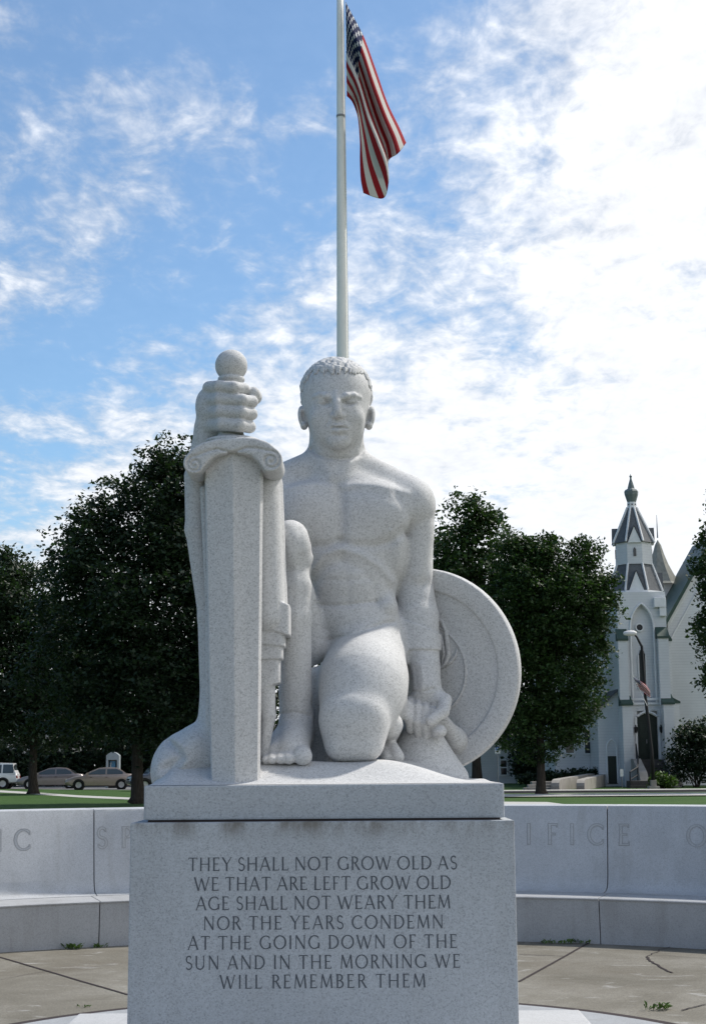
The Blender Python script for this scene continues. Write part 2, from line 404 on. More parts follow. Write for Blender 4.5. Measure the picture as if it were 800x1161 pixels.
def stroke_poly(pts, ws, grow=0.):
    """left and right offset points of a stroke"""
    L, Rr = [], []
    m = len(pts)
    for i in range(m):
        a = pts[max(i-1, 0)]; b = pts[min(i+1, m-1)]
        tx, ty = b[0]-a[0], b[1]-a[1]; q = math.hypot(tx, ty) or 1; nx, ny = -ty/q, tx/q
        wd = ws[i]/2+grow
        ex = ey = 0.
        if grow and i in (0, m-1): s_ = -1 if i == 0 else 1; ex, ey = s_*grow*tx/q, s_*grow*ty/q
        L.append((pts[i][0]+nx*wd+ex, pts[i][1]+ny*wd+ey)); Rr.append((pts[i][0]-nx*wd+ex, pts[i][1]-ny*wd+ey))
    return L, Rr
def letter_mesh(mb, ch, fn, lift0, lift_step=.00012, weight=1., grow=0.):
    st, adv = glyph(ch)
    for i, (pts, ws) in enumerate(st):
        L, Rr = stroke_poly(pts, [a*weight for a in ws], grow)
        q = lift0+i*lift_step
        vs = [fn(x, y, q) for x, y in L]+[fn(x, y, q) for x, y in Rr]; m = len(L)
        mb.add(vs, [(k, k+1, m+k+1, m+k) for k in range(m-1)])

# letters on the curved wall; shade of their carved outlines painted as grey strips
def wall_letter(ch, px, h=.19, zc=.925):
    v = ray(px, 944); v = v/v.y
    lo, hi = 10., 18.
    for it in range(50):
        mid = (lo+hi)/2; q = CAM+v*mid
        if math.hypot(q.x, q.y) < RB+.045: lo = mid
        else: hi = mid
    q = CAM+v*lo; a0 = math.atan2(q.x, q.y)
    st, adv = glyph(ch)
    def fn_(x, y, lift):
        z = zc+(y-.5)*h; rr = RB+.075*(z-.55)/.628
        a = a0+(x-adv/2)*h/rr
        return ((rr-lift)*math.sin(a), (rr-lift)*math.cos(a), z)
    return fn_
mo = MB(); mi = MB()
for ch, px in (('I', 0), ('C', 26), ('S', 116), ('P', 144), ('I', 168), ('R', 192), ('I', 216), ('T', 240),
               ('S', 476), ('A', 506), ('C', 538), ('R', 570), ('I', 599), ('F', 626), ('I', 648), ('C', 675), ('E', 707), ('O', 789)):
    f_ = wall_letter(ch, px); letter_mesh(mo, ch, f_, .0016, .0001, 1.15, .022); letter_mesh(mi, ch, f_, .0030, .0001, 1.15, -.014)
for mb, nm, mm in ((mo, 'lettering', M['letter_faint_shade']), (mi, 'lettering_face', M['wall'])):
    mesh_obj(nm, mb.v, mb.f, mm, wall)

# ---- pedestal: step slab, inscribed block
ped = thing('pedestal', 'square grey granite pedestal with a seven line inscription under the statue', 'pedestal', (0, 0, 0))
PF = -.94
pxl = W(148, 932, PF).x; pxr = W(582.5, 932, PF).x; PT = W(366, 931.5, PF).z
mb = MB(); mb.box(-1.535, 1.525, -1.6, 1.30, .0, .10); mb.build('step_slab', M['step'], ped, bevel=.012)
mb = MB(); mb.box(pxl, pxr, PF, .94, .10, PT); M['block'] = M['pedestal'].copy(); grime(M['block'], PT, .11); mb.build('inscribed_block', M['block'], ped, bevel=.007)
# dark grout line under the plinth, then the plinth itself
plx0 = W(163, 915, -.885).x; plx1 = W(571.5, 915, -.885).x; PLT = W(366, 889.5, -.885).z
mb = MB(); mb.box(plx0+.02, plx1-.02, -.872, .87, PT, PT+.012); mb.build('grout_bed', M['joint'], ped)
mb = MB(); mb.box(plx0, plx1, -.885, .885, PT+.010, PLT); mb.build('plinth', M['pedestal'], ped, bevel=.010)
# a chipped, stained patch where the plinth meets the block
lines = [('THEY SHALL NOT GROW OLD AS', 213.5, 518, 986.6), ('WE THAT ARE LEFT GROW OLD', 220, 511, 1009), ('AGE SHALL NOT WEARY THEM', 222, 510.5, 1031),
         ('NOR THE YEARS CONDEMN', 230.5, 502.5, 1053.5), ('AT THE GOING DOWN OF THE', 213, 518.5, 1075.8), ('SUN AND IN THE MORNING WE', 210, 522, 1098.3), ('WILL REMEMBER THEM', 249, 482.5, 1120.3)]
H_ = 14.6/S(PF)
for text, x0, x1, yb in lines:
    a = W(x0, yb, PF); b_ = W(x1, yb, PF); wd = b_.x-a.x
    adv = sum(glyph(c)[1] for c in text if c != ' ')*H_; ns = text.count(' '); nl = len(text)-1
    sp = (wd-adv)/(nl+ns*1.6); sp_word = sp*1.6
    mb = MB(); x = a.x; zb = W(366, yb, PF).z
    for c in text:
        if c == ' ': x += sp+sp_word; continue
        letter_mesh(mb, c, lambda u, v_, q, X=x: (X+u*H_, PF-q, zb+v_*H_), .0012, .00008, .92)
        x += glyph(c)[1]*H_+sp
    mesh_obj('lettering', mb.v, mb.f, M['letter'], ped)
# ------------------------------------------------------------------ a small implicit-surface sculptor (smooth unions of tapered limbs and ellipsoids)
class Sculpt:
    def __init__(s): s.ops = []
    # each op: (mode, fn(P)->distance, centre, bounding radius, blend)
    def _add(s, mode, fn, c, rad, k): s.ops.append((mode, fn, np.asarray(c, float), float(rad), float(k)))
    def cone(s, a, b, ra, rb, k=.03, mode='u', flat=None):
        a = np.asarray(a, float); b = np.asarray(b, float); ab = b-a; L2 = max(ab@ab, 1e-9)
        def fn(P):
            q = P-a; h = np.clip(q@ab/L2, 0, 1)
            d = q-h[:, None]*ab
            return np.sqrt((d*d).sum(1))-(ra+(rb-ra)*h)
        s._add(mode, fn, (a+b)/2, math.sqrt(L2)/2+max(ra, rb), k)
    def path(s, pts, rs, k=.03, mode='u'):
        for i in range(len(pts)-1): s.cone(pts[i], pts[i+1], rs[i], rs[i+1], k, mode)
    def ell(s, c, r, k=.03, mode='u', rot=None):
        c = np.asarray(c, float); r = np.asarray(r, float)
        Rm = None if rot is None else np.array(rot)
        def fn(P):
            q = P-c
            if Rm is not None: q = q@Rm
            u = q/r; k0 = np.sqrt((u*u).sum(1)); k1 = np.sqrt(((u/r)**2).sum(1))
            return np.where(k1 > 1e-9, k0*(k0-1)/np.maximum(k1, 1e-9), -r.min())
        s._add(mode, fn, c, r.max(), k)
    def box(s, c, half, rnd, k=.02, mode='u', rot=None):
        c = np.asarray(c, float); hf = np.asarray(half, float)-rnd
        Rm = None if rot is None else np.array(rot)
        def fn(P):
            q = P-c
            if Rm is not None: q = q@Rm
            q = np.abs(q)-hf
            return np.sqrt((np.maximum(q, 0)**2).sum(1))+np.minimum(q.max(1), 0)-rnd
        s._add(mode, fn, c, float(np.sqrt((np.asarray(half)**2).sum())), k)
    def carve(s, pts, amp, wd, y0=-9, y1=9):
        """soft groove (amp > 0) or ridge (amp < 0) along a line seen from the front, on the surface between depths y0 and y1"""
        Q = np.array([(p[0], p[2]) for p in pts])
        def fn(P):
            p = P[:, (0, 2)]; best = np.full(len(P), 1e9)
            for i in range(len(Q)-1):
                a, b = Q[i], Q[i+1]; ab = b-a; h = np.clip((p-a)@ab/max(ab@ab, 1e-9), 0, 1)
                d = p-a-h[:, None]*ab; best = np.minimum(best, (d*d).sum(1))
            if len(Q) == 1: best = ((p-Q[0])**2).sum(1)
            yy = P[:, 1]; m = np.clip((yy-y0)/.05, 0, 1)*np.clip((y1-yy)/.05, 0, 1)
            return amp*np.exp(-best/wd**2)*m
        c = Q.mean(0); rr = np.sqrt(((Q-c)**2).sum(1)).max()+wd*2.6
        s.ops.append(('d', fn, np.array((c[0], np.nan, c[1])), rr, 0.))
    def custom(s, mode, fn, c, rad, k=.01): s._add(mode, fn, c, rad, k)
    def ev(s, P, bc=None, br=None, far=False):
        d = np.full(len(P), 5.0)
        for mode, fn, c, rad, k in s.ops:
            if bc is not None:
                dc = (bc-c) if mode != 'd' else (bc-c)[[0, 2]]
                if math.sqrt(float(dc@dc)) > rad+br+k*1.2+.02: continue
            e = fn(P)
            if mode == 'd': d = d+e; continue
            if mode == 'u':
                if k <= 0: d = np.minimum(d, e)
                else:
                    h = np.clip(.5+.5*(d-e)/k, 0, 1); d = d+(e-d)*h-k*h*(1-h)
            elif mode == 's':
                h = np.clip(.5-.5*(d+e)/k, 0, 1); d = d+(-e-d)*h+k*h*(1-h)
            elif mode == 'i': d = np.maximum(d, e)
        return d
    def mesh(s, lo, hi, h):
        lo = np.asarray(lo, float); hi = np.asarray(hi, float); B = 16
        nb = np.ceil((hi-lo)/(h*B)).astype(int); n = nb*B+1
        F = np.full(n, 1.0, np.float32)
        # coarse pass on block centres
        ii = np.stack(np.meshgrid(*[np.arange(q) for q in nb], indexing='ij'), -1).reshape(-1, 3)
        C = lo+(ii+.5)*h*B; br = h*B*math.sqrt(3)/2
        dc = s.ev(C)
        ax = np.arange(B+1)*h
        L = np.stack(np.meshgrid(ax, ax, ax, indexing='ij'), -1).reshape(-1, 3)
        for t in range(len(ii)):
            i, j, k = ii[t]*B
            if abs(dc[t]) > br*1.25+.09:
                if dc[t] < 0: F[i:i+B+1, j:j+B+1, k:k+B+1] = -1
                continue
        for t in range(len(ii)):
            if abs(dc[t]) > br*1.25+.09: continue
            i, j, k = ii[t]*B
            F[i:i+B+1, j:j+B+1, k:k+B+1] = s.ev(lo+ii[t]*h*B+L, C[t], br).reshape(B+1, B+1, B+1)
        return surface_net(F, lo, h)
def surface_net(F, lo, h):
    I = F < 0
    s8 = np.zeros([q-1 for q in F.shape], np.uint8)
    for a in (0, 1):
        for b in (0, 1):
            for c in (0, 1): s8 += I[a:F.shape[0]-1+a, b:F.shape[1]-1+b, c:F.shape[2]-1+c]
    cells = np.argwhere((s8 > 0) & (s8 < 8))
    idx = np.full(s8.shape, -1, np.int32); idx[tuple(cells.T)] = np.arange(len(cells))
    acc = np.zeros((len(cells), 3)); cnt = np.zeros(len(cells))
    cor = [(a, b, c) for a in (0, 1) for b in (0, 1) for c in (0, 1)]
    val = {o: F[cells[:, 0]+o[0], cells[:, 1]+o[1], cells[:, 2]+o[2]].astype(float) for o in cor}
    for o in cor:
        for axn in range(3):
            if o[axn]: continue
            o2 = list(o); o2[axn] = 1; o2 = tuple(o2)
            a, b = val[o], val[o2]; m = (a < 0) != (b < 0)
            t = np.where(m, a/np.where(m, a-b, 1), 0)
            p = np.tile(np.array(o, float), (len(cells), 1)); p[:, axn] += t
            acc += p*m[:, None]; cnt += m
    V = lo+(cells+acc/cnt[:, None])*h
    faces = []
    for axn in range(3):
        u, v = [(1, 2), (2, 0), (0, 1)][axn]
        a = np.take(I, range(F.shape[axn]-1), axn); b = np.take(I, range(1, F.shape[axn]), axn)
        e = np.argwhere(a != b); 
        ok = (e[:, u] > 0) & (e[:, v] > 0) & (e[:, u] < F.shape[u]-1) & (e[:, v] < F.shape[v]-1); e = e[ok]
        ins = I[tuple(e.T)]
        def cell(du, dv):
            q = e.copy(); q[:, u] -= du; q[:, v] -= dv; return idx[tuple(q.T)]
        q = np.stack([cell(0, 0), cell(1, 0), cell(1, 1), cell(0, 1)], 1)
        q[~ins] = q[~ins][:, ::-1]
        faces.append(q)
    f = np.concatenate(faces); f = f[(f >= 0).all(1)]
    return V, f
def relax(V, Fc, it=1, lam=.5):
    """a light even smoothing that takes the grid steps off a sculpted surface"""
    for _ in range(it):
        acc = np.zeros_like(V); cnt = np.zeros(len(V))
        for a, b in ((0, 1), (1, 2), (2, 3), (3, 0)):
            np.add.at(acc, Fc[:, a], V[Fc[:, b]]); np.add.at(cnt, Fc[:, a], 1)
            np.add.at(acc, Fc[:, b], V[Fc[:, a]]); np.add.at(cnt, Fc[:, b], 1)
        V = V+lam*(acc/np.maximum(cnt, 1)[:, None]-V)
    return V
# ------------------------------------------------------------------ the statue
statue = thing('statue', 'pale granite statue of a kneeling man with upright sword and round shield', 'statue', (0, 0, PLT))
def w_(px, py, y): return np.array(W(px, py, y))
def rd(r, y): return r/S(y)
def PL(*pp, y=-.1): return [w_(a, b, y) for a, b in pp]
b = Sculpt()
def ell(px, py, y, rx, rz, ry, k=.03, mode='u', rot=None):
    b.ell(w_(px, py, y), (rd(rx, y), ry, rd(rz, y)), k, mode, rot)
def cone(p, q, ra, rb, k=.03, mode='u'):
    b.cone(w_(*p), w_(*q), rd(ra, p[2]), rd(rb, q[2]), k, mode)
def ry(a): a = R(a); return [[math.cos(a), 0, math.sin(a)], [0, 1, 0], [-math.sin(a), 0, math.cos(a)]]   # turn in the frontal plane
def rx(a): a = R(a); return [[1, 0, 0], [0, math.cos(a), -math.sin(a)], [0, math.sin(a), math.cos(a)]]
# --- torso
ell(395, 612, .15, 69, 88, .25, .03)
cone((322, 573, .14), (452, 571, .14), 31, 30, .06)
ell(397, 670, .12, 51, 62, .21, .05)
ell(429, 583, .0, 38, 35, .105, .07)            # pectorals
ell(349, 583, .0, 38, 35, .105, .07)
ell(393, 655, .0, 35, 38, .105, .03)                # rectus
ell(399, 703, .05, 44, 26, .155, .05)                # lower belly
ell(436, 690, .07, 15, 18, .13, .03)                # oblique roll
ell(355, 695, .07, 15, 18, .13, .03)
ell(448, 615, .10, 14, 40, .15, .04)                # latissimus
# --- neck and trapezius
cone((381.5, 470, .17), (381, 548, .15), 30, 34, .03)
cone((372, 523, .17), (322, 549, .15), 20, 24, .05)
cone((392, 523, .17), (452, 554, .15), 20, 20, .05)
cone((359, 505, .07), (377, 540, .0), 4, 5, .04)
cone((405, 505, .07), (388, 540, .0), 4, 5, .04)
# --- shoulder and left arm (picture right)
ell(466, 573, .14, 28, 33, .165, .035)
cone((467, 574, .15), (468, 660, .22), 26, 22, .012)
cone((474, 598, .12), (473, 650, .15), 16, 16, .03)
cone((468, 655, .21), (473, 700, .18), 21, 24, .02)
cone((473, 700, .17), (482, 757, .07), 24.5, 16, .012)
cone((482, 755, .07), (484, 782, .03), 15.5, 16.5, .02)
# bracelet
bp0, bp1 = w_(473, 700, .17), w_(482, 757, .07)
def brace(P):
    a, c = bp0, bp1; ab = c-a; h = np.clip((P-a)@ab/(ab@ab), 0, 1); d = P-a-h[:, None]*ab
    rr = np.sqrt((d*d).sum(1))-(rd(24.5, .17)+(rd(16, .07)-rd(24.5, .17))*h)-.012
    x = (P[:, 0]-a[0]); z = P[:, 2]
    top = w_(485, 712, .0)[2]-x*.45*0-(P[:, 0]-w_(485, 712, 0)[0])*.40
    bot = w_(485, 736, .0)[2]-(P[:, 0]-w_(485, 736, 0)[0])*.03
    return np.maximum(rr, np.maximum(z-top, bot-z))
b.custom('u', brace, w_(478, 725, .08), .22, .004)
# fist: palm towards the viewer, fingers curled down, thumb folded across from the right
ell(484, 794, .045, 21, 15, .075, .025)
ell(478, 818, .06, 19, 21, .07, .02)
ell(497, 796, .01, 12, 14, .07, .02)
for fx, y0, L in ((464, 797, 32), (473, 798, 37), (482, 800, 38), (491, 803, 32)):
    p = [(fx, y0-3, .02), (fx-.2, y0+4, -.065), (fx-.5, y0+L*.55, -.10), (fx+1, y0+L*.95, -.035)]
    for i in range(3): cone(p[i], p[i+1], 5.0, 4.7, .005)
cone((504, 794, -.03), (502, 807, -.105), 8.2, 7.2, .012)
cone((502, 807, -.105), (488, 817, -.145), 7.2, 6.2, .006)
ell(497, 829, -.085, 9, 8, .06, .006)                # end of the grip below the thumb
# --- raised right arm behind the sword (picture left) and the hand on the hilt
cone((318, 573, .14), (300, 580, .10), 30, 28, .05)
cone((300, 580, .10), (262, 630, -.22), 26, 22, .03)
cone((262, 630, -.22), (232, 510, -.56), 21, 15, .03)
cone((231, 520, -.57), (236, 486, -.60), 15, 16.5, .025)
ell(240, 468, -.615, 18, 30, .10, .03, 'u', ry(-14))
cone((252, 448, -.64), (252, 482, -.64), 14, 15, .03)
cone((262, 424, -.68), (262, 506, -.68), 12.5, 12.5, .01)       # grip inside the hand
for i, (yc, xr, xl) in enumerate(((438.5, 276, 240), (453, 285.5, 240), (467, 285, 241), (481.5, 283, 243))):
    p = [(xl-3, yc+1, -.67), (xl+9, yc, -.775), (xr-11, yc+1, -.800), (xr, yc+2.5, -.745), (xr-4, yc+3, -.68)]
    r_ = [7.6, 7.6, 7.5, 7.0, 6.5]
    for j in range(4): cone(p[j], p[j+1], r_[j], r_[j+1], .009 if j else .02)
cone((272, 455, -.58), (288, 450, -.655), 9, 8.8, .012)
cone((288, 450, -.655), (287, 446, -.71), 8.8, 8.0, .012)
# --- pelvis and left kneeling leg
ell(408, 718, .14, 50, 36, .24, .05)
cone((417, 735, .12), (411, 785, -.30), 44, 47, .05)
cone((411, 778, -.28), (402, 815, -.43), 47.5, 40, .05)
ell(412, 770, -.16, 49, 46, .26, .05)
b.box(w_(401, 828, -.44), (rd(33, -.5), .15, rd(35, -.5)), .085, .05)
b.box(w_(361, 815, -.06), (rd(16, .1), .12, rd(56, .1)), .06, .04)         # stone left standing between the legs
cone((440, 790, -.2), (444, 800, -.1), 18, 18, .04)
cone((442, 822, -.22), (436, 838, .15), 14.5, 13, .02)     # calf folded under
cone((440, 842, -.12), (450, 858, -.20), 8, 8, .02)       # toes of the back foot
cone((432, 846, -.12), (438, 860, -.2), 8, 7, .02)
# --- right leg: raised knee, shin, foot (picture left)
cone((334, 640, -.16), (352, 733, .0), 15, 20, .03)       # thigh seen behind the shin
cone((352, 733, .0), (378, 716, .15), 20, 26, .03)
ell(329, 619, -.365, 24, 30, .12, .05)                 # knee cap
cone((330, 628, -.33), (332, 664, -.34), 19, 20.8, .04)
cone((332, 664, -.34), (332.5, 700, -.33), 20.8, 20.3, .02)
cone((332.5, 700, -.33), (335, 785, -.30), 20.5, 18, .02)
cone((335, 785, -.30), (336, 838, -.28), 18, 20, .02)
ell(337, 812, -.27, 20, 14, .09, .02)                      # ankle
cone((336, 830, -.32), (332, 851, -.52), 20, 17, .03)
cone((320, 838, -.30), (313, 853, -.50), 13, 11, .03)
for tx, ty, r_, yy in ((343, 857, 10.6, -.60), (327.5, 859.5, 6.8, -.61), (318.5, 860, 6.0, -.60), (309, 860.5, 5.6, -.585), (301.5, 861.5, 5.0, -.565)):
    cone((tx-1, ty-5, yy+.13), (tx, ty, yy-.02), r_*.95, r_, .012)
    ell(tx, ty+1, yy-.035, r_*1.02, r_*.88, .035, .008)
# --- head
HY = .09
ell(381, 448, .115, 40.5, 41, .245, .03)
ell(381, 468, .12, 36.5, 32, .19, .03)
ell(382, 466, .04, 33.0, 42, .180, .035)
ell(382.5, 484, .040, 30.5, 31, .168, .03)                                                       # jaw
ell(384.5, 500, -.080, 11, 9, .036, .045)                                                          # chin
ell(363, 473, -.045, 10, 10, .05, .04); ell(400, 473, -.045, 10, 10, .05, .04)                   # cheekbones
def surf(px, py, y0=-.45, y1=.3):
    """depth of the sculpted surface behind a picture point"""
    ys = np.linspace(y0, y1, 301); P = np.array([w_(px, py, y) for y in ys]); dd = b.ev(P)
    i = int(np.argmax(dd < 0)); return ys[i]-(0 if i == 0 else (ys[i]-ys[i-1])*dd[i]/(dd[i]-dd[i-1]))
def line(pts, rs, off, k):                       # a soft ridge laid on the surface; off > 0 stands proud
    Y = [surf(*p) for p in pts]
    if not isinstance(off, (list, tuple)): off = [off]*len(pts)
    for i in range(len(pts)-1): cone((*pts[i], Y[i]+rd(rs[i], Y[i])-off[i]), (*pts[i+1], Y[i+1]+rd(rs[i+1], Y[i+1])-off[i+1]), rs[i], rs[i+1], k)
for ex, sx in ((366.5, -1), (397.0, 1)):
    ys = surf(ex, 455.5)
    ell(ex-sx*.5, 454.0, ys-.035, 11.5, 6.8, .060, .012, 's')                                    # socket
    ell(ex, 456.6, ys+.060, 9.2, 5.6, .058, .002)                                                # eyeball
for ex, sx in ((366.5, -1), (397.0, 1)):
    line([(ex-9.5, 456.6), (ex-5, 452.4), (ex, 450.9), (ex+5, 452.4), (ex+9.5, 456.8)], [.9, 1.2, 1.3, 1.2, .9], [.004, .007, .008, .007, .004], .002)   # upper lid
    line([(ex-8.5, 457.6), (ex-4, 460.2), (ex+1, 461.0), (ex+8.5, 457.8)], [.8, 1.0, 1.0, .8], [.003, .004, .004, .003], .002)
    line([(ex-sx*9.5, 451), (ex-sx*4, 448.6), (ex+sx*4, 448.2), (ex+sx*11, 450.5)], [3.0, 3.2, 3.0, 2.2], [.010, .017, .015, .004], .010)              # brow
line([(381, 447), (381.6, 456), (382.6, 466)], [3.6, 3.9, 4.8], [.008, .027, .047], .018)
ny_ = surf(382.8, 469)
ell(383.0, 470, ny_+.022, 5.2, 5.0, .028, .010)
for nx_ in (377.4, 388.4): ell(nx_, 471.8, surf(nx_, 472)+.010, 3.7, 3.7, .028, .008)
ell(384, 485, surf(384, 485)+.032, 12, 8.5, .040, .03)
line([(377.0, 484.7), (381.6, 482.9), (384.2, 483.4), (386.8, 482.9), (391.6, 484.6)], [1.3, 2.4, 2.4, 2.4, 1.3], [.003, .011, .011, .011, .003], .004)
line([(379, 487.6), (384.3, 488.5), (390, 487.5)], [2.0, 3.0, 2.0], [.004, .011, .004], .006)
b.carve(PL((376.2, 485.9), (381, 485.5), (384.3, 486.0), (388, 485.5), (392.6, 485.9)), .014, .0058, -.4, .1)
b.carve(PL((379.5, 493.5), (384.3, 494.3), (389.5, 493.5)), .008, .013, -.4, .1)
b.carve(PL((383.4, 477), (384, 480)), .005, .008, -.4, .1)
b.carve(PL((373.6, 474.5), (371.6, 480)), .005, .010, -.4, .1); b.carve(PL((392.4, 474.5), (394.8, 480)), .005, .010, -.4, .1)
b.carve(PL((352, 501), (360, 510), (372, 515), (385, 516.5), (398, 514.5), (408, 508), (413, 499)), .020, .015, -.4, .16)
for ex, sx in ((343.2, 1), (419.5, -1)):
    b.ell(w_(ex, 473, .10), (rd(5.6, .1), .055, rd(13.5, .1)), .008, 'u', ry(-8*sx))
    b.ell(w_(ex+.6*sx, 472, .05), (rd(2.4, .1), .035, rd(8.0, .1)), .012, 's', ry(-8*sx))
    b.ell(w_(ex+1.5*sx, 483, .09), (rd(4.2, .1), .04, rd(4.5, .1)), .008)
# --- surface modelling seen from the front
c = b.carve
c(PL((386, 556), (387, 585), (387, 612)), .024, .030, -.4, .15)
c(PL((389, 612), (402, 618), (425, 618), (446, 611), (458, 600)), .016, .024, -.4, .14)
c(PL((384, 612), (371, 618), (350, 618), (330, 610)), .016, .024, -.4, .14)
c(PL((390, 623), (410, 629), (431, 641), (444, 656)), -.015, .022, -.4, .14)
c(PL((384, 623), (366, 629), (352, 645)), -.015, .022, -.4, .14)
c(PL((388, 636), (410, 645), (424, 661), (426, 678)), .009, .026, -.4, .14)
c(PL((384, 636), (366, 645), (356, 660)), .009, .026, -.4, .14)
c(PL((359, 684), (378, 686), (395, 685.5), (426, 681)), .010, .013, -.4, .14)
c(PL((362, 656), (390, 658), (418, 655)), .005, .018, -.4, .14)
c(PL((389, 625), (393, 655), (395, 684)), .006, .024, -.4, .14)
c(PL((428, 682), (437, 677)), .008, .020, -.4, .14)
c(PL((446, 704), (437, 706), (421, 713), (400, 721), (372, 724)), .012, .014, -.5, .14)
c(PL((388, 551), (403, 547), (425, 548), (462, 556)), -.007, .022, -.4, .3)
c(PL((376, 551), (360, 547), (340, 548), (322, 552)), -.007, .022, -.4, .3)
c(PL((382, 549),), .010, .026, -.4, .2)
c(PL((400, 556), (430, 560), (446, 566)), .006, .03, -.4, .16)
c(PL((448, 556), (457, 572), (465, 588), (463, 602)), .009, .026, -.4, .16)      # deltoid against pectoral
c(PL((443, 601),), -.007, .012, -.4, .2); c(PL((347, 602),), -.007, .012, -.4, .2)
c(PL((496, 612), (486, 640), (480, 660)), .007, .020, -.3, .2)
c(PL((478, 752), (480, 770), (479, 784)), -.006, .010, -.3, .2); c(PL((472, 755), (473, 778)), .005, .010, -.3, .2)
c(PL((466, 782), (478, 784), (492, 780)), .008, .007, -.3, .2)
#c(PL((370, 796), (385, 793), (410, 793), (428, 799), (436, 815)), -.010, .018, -.9, .0)
c(PL((318, 600), (326, 612), (327, 640)), .005, .018, -.9, -.1); c(PL((343, 612), (343, 640)), .004, .018, -.9, -.1)
c(PL((336, 645), (340, 680), (338, 720)), -.006, .016, -.9, -.1)
c(PL((318, 812), (335, 809), (352, 813)), .008, .010, -.9, -.1)
lo = W(205, 890, .5); hi = W(520, 395, .5)
bv, bf = b.mesh((w_(212, 880, -.9)[0]-.05, -1.0, PLT-.02), (w_(520, 600, .3)[0]+.05, .50, w_(380, 396, .1)[2]), .0052)
bv = relax(bv, bf, 2, .45)
mesh_obj('body', bv, bf, M['statue'], statue, smooth=True)

# --- hair: a close cap of short locks combed forward
hs = Sculpt(); hr = random.Random(3)
hc = w_(381, 448, .115); hrad = np.array((rd(41.2, .115), .252, rd(41.8, .115)))
def hair_ok(p):
    d = (p-hc)/hrad
    px_, py_ = PX(p); u = abs(px_-382)
    if d[1] < .02: return py_ < 425.5-max(0, (u-16))*.10+max(0, u-30)*2.2
    return py_ < (462 if d[1] < .25 else 494)
n_l = 0
for i in range(6500):
    u = hr.uniform(-1, 1); a = hr.uniform(0, 2*math.pi); q = math.sqrt(1-u*u)
    d = np.array((q*math.cos(a), q*math.sin(a), u))
    p = hc+d*hrad
    crown = np.array((0.05, .45, .9)); t = d-crown; t = t-d*(t@d); t /= max(np.linalg.norm(t), 1e-6)
    t = t+np.array((hr.uniform(-.32, .32), hr.uniform(-.2, .2), hr.uniform(-.2, .2)))
    L = hr.uniform(.04, .065); e = p+t*hrad*L/.2*.9
    d2 = (e-hc)/hrad; e = hc+d2/np.linalg.norm(d2)*hrad*1.0
    if not hair_ok(e) or not hair_ok(p): continue
    n_l += 1
    if n_l > 1300: break
    hs.cone(p*1.0+d*hr.uniform(-.001, .0025), e+d*hr.uniform(-.003, .001), hr.uniform(.010, .013), hr.uniform(.002, .005), .003)
hv, hf = hs.mesh(hc-hrad-.05, hc+hrad+.05, .0052)
mesh_obj('hair', relax(hv, hf, 1, .4), hf, M['statue'], statue, smooth=True)

# --- sword: blade (diamond section), volute guard, pommel
sword = mesh_obj('sword', [(0,0,0)], [], M['statue'], statue); bpy.data.objects.remove(sword)
prof = []
def blade_ring(y_top, xl, xc, xr):
    F_, E_, Bk = -.815, -.775, -.56
    return [w_(xl, y_top, E_), w_(xc, y_top, F_), w_(xr, y_top, E_), w_(xr+3.2, y_top, E_+.035), w_(xr+3.0, y_top, Bk), w_(xl-1.0, y_top, Bk), w_(xl-1.2, y_top, E_+.03)]
top = blade_ring(520, 232.5, 263.5, 295.5); bot = blade_ring(889.5, 240.5, 266.5, 291.8)
for p in top: p[2] = w_(263, 502, -.78)[2]
for p in bot: p[2] = PLT-.004
mb = MB(); m = len(top); mb.add(top+bot, [(k, k+m, (k+1) % m+m, (k+1) % m) for k in range(m)]+[tuple(range(m)), tuple(range(2*m-1, m-1, -1))])
blade = mb.build('sword', M['statue'], statue, bevel=.004)
g = Sculpt(); GY = -.70
def gp_(px, py, y=GY): return w_(px, py, y)
def plate(px, py, r, half, y=GY, k=.0, mode='u'):
    cc = gp_(px, py, -.84); cc[1] = y; rr = rd(r, -.84)
    def fn(P):
        q = P-cc; d = np.sqrt(q[:, 0]**2+q[:, 2]**2)-rr; e = np.abs(q[:, 1])-half; rn = .012
        u_ = np.maximum(d+rn, 0); v_ = np.maximum(e+rn, 0)
        return np.minimum(np.maximum(d, e), 0)*0+np.sqrt(u_*u_+v_*v_)+np.minimum(np.maximum(d+rn, e+rn), 0)-rn
    g.custom(mode, fn, cc, math.hypot(rr, half), k)
arcpts = [(220.5, 525, 12.8), (228, 517, 13), (237, 511.5, 11.5), (248, 507.5, 10), (262, 505.5, 9), (276, 505.5, 10), (288, 508, 11.5), (298, 513, 13.2), (306, 521.5, 14.3)]
for i in range(len(arcpts)-1):
    for t in (0, .34, .67):
        a_, b_ = arcpts[i], arcpts[i+1]; plate(*[a_[q]+(b_[q]-a_[q])*t for q in range(3)], .155, GY, .006)
plate(*arcpts[-1], .155, GY, .006)
ell_ = lambda px, py, y, rx_, rz_, ry_, k: g.ell(w_(px, py, y), (rd(rx_, y), ry_, rd(rz_, y)), k)
ell_(264, 500.5, GY, 32, 6, .11, .02)
g.cone(gp_(262, 503, -.69), gp_(262, 486, -.69), rd(17, -.69), rd(13.5, -.69), .02)
def spiral(px, py, r0, turns, a0, sgn):
    pts = []
    for i in range(34):
        t = i/33; a = R(a0)+sgn*turns*2*math.pi*t; r = r0*(1-t*.80); pts.append((px+r*math.cos(a), py-r*math.sin(a)))
    return pts
for pts in ([(264, 513), (280, 507.5), (292, 508.5)]+spiral(307, 522, 11.0, 1.6, 100, -1), [(262, 513), (246, 509), (236, 511.5)]+spiral(220.5, 526.5, 9.5, 1.6, 80, 1)):
    g.carve([gp_(*p, -.85) for p in pts], .012, .0068, -1.0, -.76)
